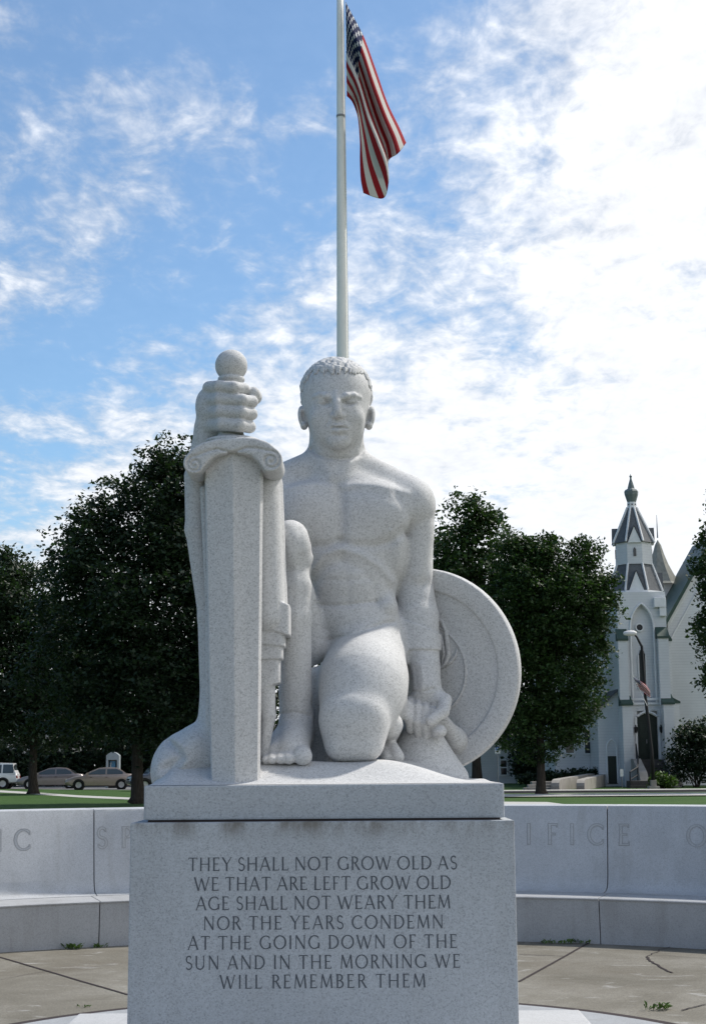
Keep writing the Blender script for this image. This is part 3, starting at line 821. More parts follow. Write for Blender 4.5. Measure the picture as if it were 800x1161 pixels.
g.carve([gp_(*p, -.85) for p in ((232, 532), (241, 520), (263, 514.5), (285, 518), (297, 531))], .010, .008, -1.0, -.76)
gv_, gf_ = g.mesh(gp_(200, 545, -.9)-np.array((.05, .05, .05)), np.array((gp_(335, 480, -.5)[0], -.48, gp_(262, 476, -.7)[2])), .0045)
mesh_obj('guard', relax(gv_, gf_, 2, .45), gf_, M['statue'], blade, smooth=True)
pc = w_(262.3, 414.6, -.68); pr = rd(18.9, -.68)
mb = MB(); prof = [(0.0001, pr)]+[(pr*math.sin(R(a)), pr*math.cos(R(a))) for a in range(8, 140, 6)]
zc = prof[-1][1]; q = rd(14.6, -.68)
prof += [(q*.93, zc-.004), (q*1.05, zc-.008), (q*1.08, zc-.018), (q*1.03, zc-.026), (q*.92, zc-.03), (q*.92, zc-.10)]
mb.lathe(prof, pc, 40); mb.build('pommel', M['statue'], blade, smooth=True)

# --- shield: dished disc leaning behind the left arm, with a raised rim, an inner ring and a hooked relief
SHY = .30
sc_ = w_(474.5, 761, SHY); SRr = rd(116.5, SHY)
sp_ = [(0.0001, .0), (.42, .0), (.455, .0), (.465, -.010), (.475, -.010), (.485, .0), (.60, -.002), (.72, -.010), (.785, -.016), (.800, -.032), (.81, -.035), (.965, -.040), (.988, -.037), (1.0, -.026), (1.0, .030), (.99, .038), (0.0001, .038)]
mb = MB(); mb.lathe([(r*SRr, z) for r, z in sp_], (0, 0, 0), 96, 'y')
rotm = Matrix.Rotation(R(-19), 3, 'Z') @ Matrix.Rotation(R(4), 3, 'X')
mb.v = [tuple(rotm @ Vector(v)+Vector(sc_)) for v in mb.v]
shield = mb.build('shield', M['statue'], statue, auto=40)
def on_sh(px, py, off=-.006):      # a point of the shield's face behind a picture point
    nrm = rotm @ Vector((0, -1, 0)); p0 = Vector(sc_)+nrm*(-off)
    v = ray(px, py); t = (p0-CAM).dot(nrm)/v.dot(nrm); return CAM+v*t
mb = MB()
mb.tube([on_sh(*p) for p in ((492, 700), (500, 704), (505, 715), (507, 730), (508, 742), (505, 752), (500, 757), (496, 750))], [.006, .012, .014, .016, .016, .016, .013, .005], 8)
mb.tube([on_sh(*p) for p in ((494, 712), (500, 722), (503, 740), (500, 757))], [.006, .010, .012, .006], 8)
mb.tube([on_sh(*p) for p in ((504, 755), (511, 750), (516, 743), (518, 736))], [.012, .010, .007, .003], 8)
mb.build('relief', M['statue'], shield, smooth=True)

# --- drapery: long folds behind the blade, hem tiers beside the shin, a swirl of cloth spreading at the foot
d = Sculpt()
def dc(p, q, ra, rb, k=.02, mode='u'): d.cone(w_(*p), w_(*q), rd(ra, p[2]), rd(rb, q[2]), k, mode)
def dell(px, py, y, rx_, rz_, ry_, k=.03, mode='u', rot=None): d.ell(w_(px, py, y), (rd(rx_, y), ry_, rd(rz_, y)), k, mode, rot)
dc((223, 540, -.55), (222.5, 600, -.53), 14, 12.5); dc((222.5, 600, -.53), (236, 700, -.50), 12.5, 11); dc((236, 700, -.50), (240, 820, -.50), 11, 11)
dc((236, 540, -.47), (244, 820, -.46), 16, 16)
dc((231, 555, -.62), (237, 690, -.60), 4.5, 4, .012); dc((237, 690, -.60), (241, 860, -.60), 4, 8, .012)
dc((250, 545, -.45), (262, 850, -.45), 16, 20, .04)
dc((225, 540, -.56), (235, 520, -.50), 13, 14, .03)
# spread at the foot
dell(212, 866, -.42, 37, 36, .22, .03); dell(226, 850, -.46, 26, 30, .2, .04); dell(190, 876, -.44, 18, 26, .2, .03)
dell(238, 850, -.5, 14, 60, .1, .05)
d.carve([w_(*p, -.6) for p in ((190, 842), (200, 850), (206, 858), (198, 866), (186, 872))], .022, .022, -.9, -.3)
d.carve([w_(*p, -.6) for p in ((197, 838), (210, 848), (215, 862), (204, 874))], -.014, .02, -.9, -.3)
# right of the blade
dc((300, 545, -.55), (304, 700, -.57), 17, 19, .02); dc((313, 550, -.50), (316, 705, -.50), 8, 11, .03); dc((290, 540, -.5), (292, 800, -.5), 16, 14, .03)
dc((308, 540, -.52), (301, 532, -.52), 10, 11, .03)
def tier(px0, py0, px1, py1, ylow, yd, r):
    # a wrapped hem: a band whose lower edge sags to the right
    a = w_(px0, py0, yd); c_ = w_(px1, py1, yd); zl = w_(px0, ylow, yd)[2]; sl = (w_(px1, py1+(ylow-py0), yd)[2]-zl)/(c_[0]-a[0])
    x1 = c_[0]
    def fn(P):
        q = np.abs(P[:, 0]-(a[0]+x1)/2)-(x1-a[0])/2; yv = np.abs(P[:, 1]-(-.50))-r
        q2 = np.sqrt(np.maximum(q+.03, 0)**2+np.maximum(yv+.03, 0)**2)-.03
        low = (zl+sl*(P[:, 0]-a[0]))-P[:, 2]; up = P[:, 2]-(zl+.16+sl*(P[:, 0]-a[0]))
        return np.maximum(q2, np.maximum(low, up))
    d.custom('u', fn, w_((px0+px1)/2, (py0+ylow)/2-5, -.5), .30, .005)
tier(285, 690, 328.5, 704, 707, -.60, .120); tier(285, 712, 322.5, 716, 729, -.60, .107); tier(285, 722, 320, 722, 747, -.60, .095); tier(285, 750, 317, 742, 782, -.60, .082)
dc((300, 770, -.53), (304, 812, -.53), 12, 8.5, .012); dc((304, 812, -.53), (299, 856, -.53), 8.5, 5, .012)
dv, df = d.mesh((w_(165, 880, -.5)[0]-.03, -.78, PLT-.03), (w_(335, 700, -.5)[0]+.02, -.12, w_(240, 505, -.5)[2]), .0055)
mesh_obj('drapery', relax(dv, df, 2, .45), df, M['statue'], statue, smooth=True)

# --- the rough ground of the statue, rising from the front edge of the plinth, and the rock under the fist
gx0, gx1 = plx0+.012, plx1-.012
nx_, ny_ = 150, 140; XX = np.linspace(gx0, gx1, nx_); YY = np.linspace(-.872, .872, ny_)
X2, Y2 = np.meshgrid(XX, YY, indexing='ij')
ss = lambda t: np.clip(t, 0, 1)**2*(3-2*np.clip(t, 0, 1))
hh = .112*ss((Y2+.872)/.36)
xa, xb = w_(425, 860, -.4)[0], w_(545, 880, -.4)[0]
hh *= 1-ss((X2-xa)/(xb-xa))*.96
hh *= ss((X2-gx0)/.12)*.85+.15
hh += .006*np.sin(X2*9+Y2*5)*ss((Y2+.87)/.3)
# rock flank that climbs to the fist
ra = ss(1-np.abs(X2-w_(478, 840, -.05)[0])/.26)*ss(1-np.abs(Y2-.05)/.42); hh += .05*ra
rim = np.minimum(np.minimum(X2-gx0, gx1-X2), np.minimum(Y2+.872, .872-Y2))
hh *= np.clip(rim/.012, 0, 1)**.5
Z2 = PLT-.012+hh+.014
vs_ = np.stack([X2, Y2, Z2], -1).reshape(-1, 3); ii = np.arange(nx_*ny_).reshape(nx_, ny_)
fs_ = np.stack([ii[:-1, :-1], ii[1:, :-1], ii[1:, 1:], ii[:-1, 1:]], -1).reshape(-1, 4)
mesh_obj('ground_mound', vs_, fs_, M['statue'], statue, smooth=True)
k_ = Sculpt()
def kc(p, q, ra, rb, k=.05): k_.cone(w_(*p), w_(*q), rd(ra, p[2]), rd(rb, q[2]), k)
kc((478, 825, .06), (478, 880, .06), 17, 40, .06); kc((482, 835, .05), (505, 885, .05), 14, 26, .06); kc((470, 840, .1), (455, 890, .05), 18, 28, .06)
kc((503, 818, .08), (516, 838, .20), 7, 11, .04); kc((516, 838, .20), (518, 845, .28), 11, 14, .05)
kv, kf = k_.mesh((w_(425, 880, .0)[0], -.40, PLT-.02), (w_(545, 860, .1)[0], .38, w_(480, 790, .1)[2]), .007)
mesh_obj('rock', relax(kv, kf, 2, .45), kf, M['statue'], statue, smooth=True)
# ------------------------------------------------------------------ roads, paths
def band(pa, pb, x0, x1, z, name, m, px=700):
    """a strip of ground between two picture heights (at picture column px), straight across"""
    ya = G(px, pa).y; yb = G(px, pb).y
    mb = MB(); mb.quad((x0, ya, z), (x1, ya, z), (x1, yb, z), (x0, yb, z)); return tag(mb.build(name, m), kind='structure')
band(898.6, 895.2, 6, 120, .004, 'street', M['asphalt'])
band(903.6, 900.6, 6, 120, .05, 'sidewalk', M['sidewalk'])
band(897.9, 896.9, 6, 120, .10, 'kerb', M['sidewalk'])
mb = MB()
L_ = [(-60, 890.5), (0, 896.2), (40, 898.5), (90, 902), (150, 904.6), (330, 908)]
mb = MB(); top = [G(x, y) for x, y in L_]; bt = [G(x, y+2.3) for x, y in L_]
for i in range(len(L_)-1): mb.quad(*[Vector((p.x, p.y, .012)) for p in (bt[i], bt[i+1], top[i+1], top[i])])
tag(mb.build('lawn_path', M['sidewalk']), kind='structure')
mb = MB(); a = [G(x, y) for x, y in ((330, 911.6), (565, 912.5), (640, 912.2), (620, 909.6), (565, 909.2), (330, 909))]
mb.add([(p.x, p.y, .012) for p in a], [(0, 1, 2, 3, 4, 5)]); tag(mb.build('garden_path', M['sidewalk']), kind='structure')
M['lot'] = flat('parking_lot', (.20, .20, .20), .9, .2, .2, .8)
mb = MB(); a = [G(x, y) for x, y in ((-160, 893.2), (330, 897.4), (330, 888), (-160, 884))]
mb.add([(p.x, p.y, .006) for p in a], [(0, 1, 2, 3)]); tag(mb.build('parking_lot', M['lot']), kind='structure')

# ------------------------------------------------------------------ trees
def leaf_mat(name, col, var=.35, trans=.22):
    m, nt, b = mat(name, .55, .3); c = coords(nt)
    oi = nt.nodes.new('ShaderNodeNewGeometry')
    k = ramp(nt, oi.outputs['Random Per Island'], [(0., 1-var), (.6, 1.), (1., 1+var)])
    k2 = ramp(nt, noise(nt, c, .55, 4, .6), [(.3, .75), (.7, 1.25)])
    cc = mixc(nt, 1., mixc(nt, 1., col, k, 'MULTIPLY'), k2, 'MULTIPLY')
    nt.links.new(cc, b.inputs['Base Color'])
    t = nt.nodes.new('ShaderNodeBsdfTranslucent'); nt.links.new(mixc(nt, 1., cc, (1.3, 1.6, .6), 'MULTIPLY'), t.inputs[0])
    mx = nt.nodes.new('ShaderNodeMixShader'); mx.inputs[0].default_value = trans
    o = nt.nodes['Material Output']; nt.links.new(b.outputs[0], mx.inputs[1]); nt.links.new(t.outputs[0], mx.inputs[2]); nt.links.new(mx.outputs[0], o.inputs[0])
    return m
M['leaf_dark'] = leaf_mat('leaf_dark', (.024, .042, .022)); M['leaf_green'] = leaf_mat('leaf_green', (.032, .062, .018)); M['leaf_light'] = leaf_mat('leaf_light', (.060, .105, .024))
def bark():
    m, nt, b = mat('bark', .95, .1); c = coords(nt)
    k = noise(nt, mapping(nt, c, (6, 6, 1)), 2.5, 6, .7)
    nt.links.new(ramp(nt, k, [(.3, (.022, .018, .014)), (.7, (.07, .06, .05))]), b.inputs['Base Color']); bump(nt, b, k, .8, .05); return m
M['bark'] = bark()
def leaves(P, size, g, up=.5, asp=.62):
    n = len(P); nrm = g.normal(size=(n, 3)); nrm[:, 2] = np.abs(nrm[:, 2])+up; nrm /= np.linalg.norm(nrm, axis=1)[:, None]
    t = g.normal(size=(n, 3)); t -= nrm*(t*nrm).sum(1)[:, None]; t /= np.linalg.norm(t, axis=1)[:, None]
    bt = np.cross(nrm, t); s = (size*g.uniform(.6, 1.35, n))[:, None]
    V = np.stack([P+t*s*.5, P+bt*s*asp*.5-nrm*s*.10+t*s*.05, P-t*s*.5, P-bt*s*asp*.5-nrm*s*.10+t*s*.05], 1).reshape(-1, 3)
    return V, np.arange(4*n).reshape(n, 4)
def crown_points(lobes, n, g, clump, per):
    """lobes: (centre, radii). Leaf clumps sit through the lobes, denser towards their outsides"""
    vol = np.array([r[0]*r[2]+r[0]*r[1] for c, r in lobes]); vol /= vol.sum()
    out = []
    nc = max(1, n//per)
    w_i = g.choice(len(lobes), nc, p=vol)
    d_ = g.normal(size=(nc, 3)); d_ /= np.linalg.norm(d_, axis=1)[:, None]
    rr = 1.02-.55*g.random(nc)**1.7
    rr *= 1+.17*np.sin(d_[:, 0]*6+w_i*2.1)*np.sin(d_[:, 2]*5+w_i*1.3)+.05*g.normal(size=nc)
    cen = np.array([lobes[i][0] for i in w_i]); rad = np.array([lobes[i][1] for i in w_i])
    cc = cen+d_*rad*rr[:, None]
    sz = clump*g.uniform(.5, 1.3, nc)
    o = np.clip(g.normal(size=(nc, per, 3)), -1.7, 1.7)*np.array((1., 1., .55)); o = o*sz[:, None, None]*.50
    o[..., 2] -= .25*(o[..., 0]**2+o[..., 1]**2)/np.maximum(sz[:, None], .05)
    return (cc[:, None, :]+o).reshape(-1, 3)
def tree(name, label, base, depth, lobes_px, n, leaf=.24, mt='leaf_dark', tr=.22, group=None, seed=1, clump=.7, per=26, ymul=.9, limbs=7, trunk_top=None, z0=0.):
    g = np.random.default_rng(seed)
    bx = W(base, 860, depth).x
    root = thing(name, label, 'tree', (bx, depth, z0), group=group)
    lobes = []
    for L in lobes_px:
        px, py, rx_, rz_ = L[:4]; dy = L[4] if len(L) > 4 else 0.
        c = np.array(W(px, py, depth+dy)); s_ = 1/S(depth+dy)
        lobes.append((c, np.array((rx_*s_, (rx_+rz_)/2*s_*ymul, rz_*s_))))
    allc = np.mean([c for c, r in lobes], 0)
    for c, r in list(lobes):                          # small outlying sprays that break up the outline
        for q in range(5):
            d_ = g.normal(size=3); d_[2] = abs(d_[2])*.8-.15; d_ /= np.linalg.norm(d_); f_ = g.uniform(.2, .36)
            lobes.append((c+d_*r*g.uniform(.9, 1.08), r*f_))
    V, F_ = leaves(crown_points(lobes, n, g, clump, per), leaf, g)
    mesh_obj('crown', V, F_, M[mt], root)
    mb = MB(); rr_ = random.Random(seed)
    ht = trunk_top if trunk_top else float(allc[2])
    pts = [Vector((bx+(allc[0]-bx)*.35*t**2+rr_.uniform(-.05, .05), depth+rr_.uniform(-.05, .05), z0+(ht-z0)*t)) for t in (0, .03, .12, .3, .5, .75, 1)]
    mb.tube(pts, [tr*1.7, tr*1.25, tr, tr*.9, tr*.8, tr*.55, tr*.3], 10)
    for i in range(limbs):
        c, r = lobes[i % len(lobes)]; t = rr_.uniform(.28, .8); p0 = pts[3].lerp(pts[5], t)
        e = Vector(c)+Vector((rr_.uniform(-.5, .5)*r[0], rr_.uniform(-.5, .5)*r[1], rr_.uniform(-.2, .5)*r[2]))
        mid = p0.lerp(e, .5)+Vector((0, 0, .12*(e-p0).length))
        mb.tube([p0, mid, e], [tr*.45, tr*.28, tr*.08], 6)
    mb.build('trunk', M['bark'], root, smooth=True)
    return root
TG = 'broadleaf trees around the green'
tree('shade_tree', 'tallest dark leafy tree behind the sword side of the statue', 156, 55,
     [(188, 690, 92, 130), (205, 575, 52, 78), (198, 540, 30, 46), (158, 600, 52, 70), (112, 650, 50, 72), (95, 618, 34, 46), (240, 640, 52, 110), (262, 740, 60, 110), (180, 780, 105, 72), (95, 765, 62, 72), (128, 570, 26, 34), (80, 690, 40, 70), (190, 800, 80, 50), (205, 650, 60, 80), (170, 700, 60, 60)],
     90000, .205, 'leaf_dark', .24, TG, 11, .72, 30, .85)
tree('shade_tree', 'dark spreading tree with forked trunk in front of the parked cars', 39, 78,
     [(25, 760, 72, 84), (-20, 700, 60, 70), (60, 812, 60, 26), (35, 700, 45, 58), (12, 668, 28, 40), (-50, 750, 70, 90), (60, 720, 35, 50), (30, 800, 75, 48)],
     52000, .24, 'leaf_dark', .24, TG, 12, .85, 30, .85)
tree('shade_tree', 'lighter green tree at the far left edge behind the white vehicle', -30, 100,
     [(-30, 700, 50, 60), (-8, 672, 20, 36), (-60, 740, 50, 80)], 9000, .34, 'leaf_light', .25, TG, 13, 1.0, 22)
for k, (bpx, dep, lob, sd) in enumerate((
        (75, 112, [(75, 800, 60, 50), (110, 770, 45, 60), (40, 790, 50, 50), (75, 835, 70, 28)], 21),
        (190, 108, [(190, 790, 60, 60), (150, 815, 50, 45), (235, 800, 60, 60), (190, 840, 70, 28)], 22),
        (300, 112, [(300, 770, 70, 90), (350, 790, 60, 80), (320, 840, 80, 30)], 23))):
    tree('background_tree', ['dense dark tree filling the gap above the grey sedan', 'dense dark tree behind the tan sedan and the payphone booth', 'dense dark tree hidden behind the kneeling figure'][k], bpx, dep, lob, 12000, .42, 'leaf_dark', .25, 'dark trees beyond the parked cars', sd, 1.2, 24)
tree('maple_tree', 'maple with upright top showing just above the round shield', 540, 92,
     [(530, 585, 24, 34), (508, 625, 30, 45), (552, 610, 24, 30), (520, 660, 45, 60), (560, 680, 40, 60), (535, 740, 62, 80), (500, 700, 40, 70), (575, 720, 40, 60)], 26000, .32, 'leaf_green', .3, TG, 14, 1.0, 24)
tree('maple_tree', 'dark rounded maple standing between the shield and the white church', 611, 66,
     [(600, 642, 26, 32), (632, 640, 30, 36), (618, 624, 18, 20), (655, 662, 28, 38), (672, 688, 20, 32), (640, 690, 44, 56), (604, 700, 46, 66), (655, 728, 32, 48), (590, 760, 45, 68), (632, 770, 46, 66), (650, 792, 28, 38), (606, 822, 48, 42), (630, 832, 34, 30), (582, 690, 32, 48), (688, 690, 14, 24), (662, 634, 20, 24), (596, 626, 18, 20), (682, 660, 16, 22), (684, 738, 10, 16), (575, 640, 20, 40), (570, 760, 30, 70)],
     80000, .18, 'leaf_green', .21, TG, 15, .55, 30, .85)
tree('maple_tree', 'leafy maple cut off by the right picture edge, in front of the church gable', 862, 70,
     [(820, 640, 28, 50), (806, 660, 18, 24), (830, 590, 26, 40), (835, 720, 40, 60), (806, 718, 17, 26), (815, 775, 18, 20), (850, 680, 50, 80)], 22000, .22, 'leaf_green', .25, TG, 16, .6, 24)
for k, (bpx, dep, lob, sd) in enumerate(((572, 108, [(560, 830, 30, 26), (530, 820, 34, 40), (585, 838, 22, 28)], 31), (618, 104, [(622, 840, 34, 34), (598, 850, 16, 24), (645, 852, 22, 22)], 32))):
    tree('background_tree', ['small dark tree leaning over the clapboard house', 'dark tree behind the maple trunk beside the church'][k], bpx, dep, lob, 7000, .36, 'leaf_dark', .2, 'dark trees beyond the street', sd, 1.0, 22)
def bush(name, label, depth, lobes_px, n, leaf, mt, seed, group=None, cat='bush', clump=.35, up=.5):
    g = np.random.default_rng(seed); lobes = []
    for px, py, rx_, rz_ in lobes_px:
        c = np.array(W(px, py, depth)); s_ = 1/S(depth); lobes.append((c, np.array((rx_*s_, rx_*s_, rz_*s_))))
    root = thing(name, label, cat, (float(lobes[0][0][0]), depth, 0), group=group)
    P = crown_points(lobes, n, g, clump, 20); P[:, 2] = np.maximum(P[:, 2], .03)
    V, F_ = leaves(P, leaf, g, up); mesh_obj('foliage', V, F_, M[mt], root)
    mb = MB(); rr_ = random.Random(seed)
    for i in range(7):
        c, r = lobes[i % len(lobes)]; b0 = Vector((root.location.x+rr_.uniform(-.2, .2), depth, 0))
        mb.tube([b0, b0.lerp(Vector(c), .5)+Vector((rr_.uniform(-.2, .2), 0, .1)), Vector(c)], [.04, .03, .012], 5)
    mb.build('stem', M['bark'], root); return root
bush('bush', 'large dark arching bush beside the church steps', 84, [(787, 852, 24, 30), (768, 868, 13, 18), (806, 850, 26, 34), (780, 832, 14, 12)], 9000, .2, 'leaf_dark', 41, clump=.6)
bush('bush', 'bright low leafy clump at the foot of the church steps', 80, [(748, 883, 11, 8), (757, 886, 8, 6), (741, 886, 6, 5)], 1500, .20, 'leaf_light', 42, clump=.25, up=.2)
bush('hedge', 'low dark hedge bed along the church wall behind the ramp', 90, [(600, 882, 12, 5), (625, 880, 16, 6), (652, 878, 14, 6), (676, 877, 12, 6)], 5000, .2, 'leaf_dark', 43, cat='hedge')
# weeds at the foot of the wall and in the joint of the round plaza
def weed(label, px, py, w, h, n, seed):
    g = np.random.default_rng(seed); p = G(px, py); rr_ = random.Random(seed); mb = MB()
    rad = math.hypot(p.x, p.y)
    if rad > 5.8: p = p*(5.85/rad)
    for i in range(n):
        bx = p.x+rr_.uniform(-w, w)/2; by = p.y+rr_.uniform(-.03, .03); a = rr_.uniform(0, 6.28); l = h*rr_.uniform(.6, 1.5)
        tip = Vector((bx+math.cos(a)*l*.8, by+math.sin(a)*l*.5, h*rr_.uniform(.35, 1.))); b0 = Vector((bx, by, .004)); sd = Vector((-math.sin(a), math.cos(a), .3))*l*.16
        m_ = b0.lerp(tip, .55)+Vector((0, 0, h*.25)); mb.quad(b0, m_-sd, tip, m_+sd)
    o = mesh_obj('weed', mb.v, mb.f, M['weed'], None, loc=(p.x, p.y, 0)); tag(o, label, 'weed', 'weeds in the plaza joints')
weed('widest grass tuft at the wall foot on the shield side', 668, 1057, .42, .05, 60, 1)
weed('small dark weed hugging the seat base toward the shield side', 642, 1056.5, .12, .03, 16, 2)
weed('larger grass tuft at the wall foot on the sword side', 61, 1066, .14, .06, 40, 3)
weed('smaller grass tuft at the wall foot nearest the pedestal on the sword side', 95, 1064.5, .12, .045, 26, 4)
weed('flat leafy weed growing in the ring joint of the plaza', 744, 1146, .16, .06, 26, 5)
weed('tiny weed in the ring joint beside the step slab', 93, 1143, .12, .03, 14, 6)

# ------------------------------------------------------------------ flagpole and flag
FY = 15.5
M['pole'] = flat('pole_white_paint', (.88, .86, .83), .6, .3, .06, 2.)
M['steel'] = flat('dull_steel', (.25, .25, .26), .5, .5, .1, 4.)
pb = W(391.5, 860, FY).x; zt = W(386, -45, FY).z; ptop = W(384.9, -45, FY).x
pole = thing('flagpole', 'tall tapering white flagpole rising behind the statue', 'flagpole', (pb, FY, 0))
mb = MB(); n_ = 12
pts = [Vector((pb+(ptop-pb)*k/n_, FY, zt*k/n_)) for k in range(n_+1)]
mb.tube(pts, [.148-.098*(k/n_) for k in range(n_+1)], 20); mb.build('mast', M['pole'], pole, smooth=True)
jz = W(386.5, 132, FY).z; q = jz/zt
mb = MB(); mb.tube([(pb+(ptop-pb)*q, FY, jz-.018), (pb+(ptop-pb)*q, FY, jz+.018)], .148-.098*q+.007, 20); mb.build('joint_collar', M['steel'], pole, auto=40)
mb = MB(); prof = [(.0001, .14)]+[(.14*math.sin(R(a)), .14*math.cos(R(a))) for a in range(10, 171, 10)]+[(.05, -.14), (.05, -.2)]
mb.lathe(prof, (ptop, FY, zt+.18), 20); mb.build('finial_ball', M['pole'], pole, smooth=True)
mb = MB(); mb.lathe([(.34, 0), (.34, .1), (.2, .16), (.16, .4), (.145, .4)], (pb, FY, 0), 24); mb.build('base_collar', M['pole'], pole, auto=40)
mb = MB(); hx = .13
mb.tube([(pb+hx+.03, FY-.10, 1.2), (pb+(ptop-pb)*.5+.10, FY-.07, zt*.5), (ptop+.06, FY-.04, zt-.05)], .006, 5); mb.build('halyard', M['pole'], pole)

def flag_mat(name, stars=True):
    m, nt, b = mat(name, .85, .15)
    uv = nt.nodes.new('ShaderNodeUVMap').outputs[0]; sp = nt.nodes.new('ShaderNodeSeparateXYZ'); nt.links.new(uv, sp.inputs[0])
    u, v = sp.outputs[0], sp.outputs[1]          # u along the fly, v from the top edge down
    st = mth(nt, 'MODULO', mth(nt, 'FLOOR', mth(nt, 'MULTIPLY', v, 12.999)), 2.)       # even stripes red
    col = mixc(nt, st, (.42, .03, .04), (.70, .68, .65))
    can = mth(nt, 'MULTIPLY', mth(nt, 'LESS_THAN', u, .40), mth(nt, 'LESS_THAN', v, 7/13.))
    blue = (.022, .034, .105)
    gx = mth(nt, 'MULTIPLY', u, 11/.40); gy = mth(nt, 'MULTIPLY', v, 9*13/7.)
    par = mth(nt, 'MODULO', mth(nt, 'ADD', mth(nt, 'FLOOR', gx), mth(nt, 'FLOOR', gy)), 2.)
    fx = mth(nt, 'SUBTRACT', mth(nt, 'FRACT', gx), .5); fy = mth(nt, 'SUBTRACT', mth(nt, 'FRACT', gy), .5)
    rr = mth(nt, 'ADD', mth(nt, 'MULTIPLY', fx, fx), mth(nt, 'MULTIPLY', fy, fy))
    ang = mth(nt, 'ARCTAN2', fy, fx); lim = mth(nt, 'MULTIPLY_ADD', mth(nt, 'COSINE', mth(nt, 'MULTIPLY', ang, 5.)), .07, .15)
    star = mth(nt, 'MULTIPLY', mth(nt, 'LESS_THAN', rr, lim), mth(nt, 'LESS_THAN', par, .5))
    cc = mixc(nt, can, col, mixc(nt, star, blue, (.80, .80, .80)))
    nt.links.new(cc, b.inputs['Base Color'])
    t = nt.nodes.new('ShaderNodeBsdfTranslucent'); nt.links.new(cc, t.inputs[0]); mx = nt.nodes.new('ShaderNodeMixShader'); mx.inputs[0].default_value = .35
    o = nt.nodes['Material Output']; nt.links.new(b.outputs[0], mx.inputs[1]); nt.links.new(t.outputs[0], mx.inputs[2]); nt.links.new(mx.outputs[0], o.inputs[0])
    return m
M['flag'] = flag_mat('flag_cloth')
def cloth(name, grid, m, label, cat, fine=6, loc=None):
    """grid[i][j]: world points; i along the fly, j from the top edge to the bottom edge; smoothly refined"""
    A = np.array([[tuple(p) for p in row] for row in grid], float)
    def refine(A, ax, k):
        A = np.moveaxis(A, ax, 0); n = len(A); out = []
        for i in range(n-1):
            p0, p1, p2, p3 = A[max(i-1, 0)], A[i], A[i+1], A[min(i+2, n-1)]
            for j in range(k):
                t = j/k; out.append(.5*((2*p1)+(-p0+p2)*t+(2*p0-5*p1+4*p2-p3)*t*t+(-p0+3*p1-3*p2+p3)*t**3))
        out.append(A[-1]); return np.moveaxis(np.array(out), 0, ax)
    B_ = refine(refine(A, 0, fine), 1, fine); nu, nv = B_.shape[:2]
    ii = np.arange(nu*nv).reshape(nu, nv)
    F_ = np.stack([ii[:-1, :-1], ii[1:, :-1], ii[1:, 1:], ii[:-1, 1:]], -1).reshape(-1, 4)
    o = mesh_obj(name, B_.reshape(-1, 3), F_, m, None, smooth=True, loc=loc if loc is not None else tuple(B_[0, 0]))
    UV = np.stack(np.meshgrid(np.linspace(0, 1, nu), np.linspace(0, 1, nv), indexing='ij'), -1).reshape(-1, 2)
    uvl = o.data.uv_layers.new(name='UVMap'); li = np.zeros(len(o.data.loops), np.int32); o.data.loops.foreach_get('vertex_index', li)
    uvl.data.foreach_set('uv', UV[li].astype(np.float32).ravel())
    so = o.modifiers.new('thick', 'SOLIDIFY'); so.thickness = .004
    return tag(o, label, cat)
def fp(px, py, y=0.): return W(px, py, FY-.10+y)
rows = [   # hoist (along the pole) ... fly end; each from the top edge to the bottom edge
    [fp(391.5, 2), fp(392, 22, -.02), fp(392.3, 44, .02), fp(392.3, 66, 0), fp(392.5, 88, .0), fp(393, 109, .0)],
    [fp(396, 11, .08), fp(396, 30, -.08), fp(396, 52, .06), fp(396, 74, -.08), fp(396.5, 96, .02), fp(398, 114, .0)],
    [fp(403, 24, .18), fp(402, 42, -.12), fp(401, 62, .10), fp(401, 84, -.14), fp(401, 104, .04), fp(402, 122, .1)],
    [fp(413, 44, .28), fp(411, 62, -.12), fp(408, 81, .18), fp(408, 102, -.18), fp(407, 121, .12), fp(406, 136, .3)],
    [fp(426, 80, .34), fp(422, 96, -.08), fp(418, 113, .24), fp(417, 133, -.2), fp(413, 151, .16), fp(408, 160, .45)],
    [fp(439, 117, .38), fp(435, 131, -.02), fp(428, 143, .24), fp(428, 161, -.2), fp(419, 182, .18), fp(408, 182, .5)],
    [fp(452, 144, .40), fp(446, 157, .02), fp(437, 166, .24), fp(437, 186, -.18), fp(427, 207, .14), fp(409, 203, .5)],
    [fp(460, 162, .42), fp(451, 174, .05), fp(440, 183, .24), fp(440.5, 206, -.15), fp(434, 225, .12), fp(412, 219, .5)]]
cloth('flag', rows, M['flag'], 'red, white and blue striped flag drooping from the tall white flagpole', 'flag', 7)

# far belt of woods that closes the horizon
g = np.random.default_rng(77); n = 90000
th = g.uniform(R(-40), R(220), n//20); rr = 190+g.uniform(-14, 14, n//20); hh_ = 6.5+1.6*np.sin(th*41)+1.3*np.sin(th*97+1)
cen = np.stack([rr*np.cos(th), rr*np.sin(th), g.uniform(0, 1, n//20)**.8*hh_], 1)
P_ = (cen[:, None, :]+g.normal(size=(n//20, 20, 3))*np.array((1.3, 1.3, .8))).reshape(-1, 3); P_[:, 2] = np.maximum(P_[:, 2], .1)
V, F_ = leaves(P_, 1.3, g, 0.); tag(mesh_obj('distant_woods', V, F_, M['leaf_dark']), kind='stuff')
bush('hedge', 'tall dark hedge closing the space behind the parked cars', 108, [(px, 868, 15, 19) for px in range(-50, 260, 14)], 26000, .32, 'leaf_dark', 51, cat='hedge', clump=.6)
bush('hedge', 'dark undergrowth beneath the trees beyond the round shield', 103, [(px, 868, 10, 12) for px in (592, 604, 616, 628, 640)], 5000, .26, 'leaf_dark', 52, cat='hedge', clump=.5)
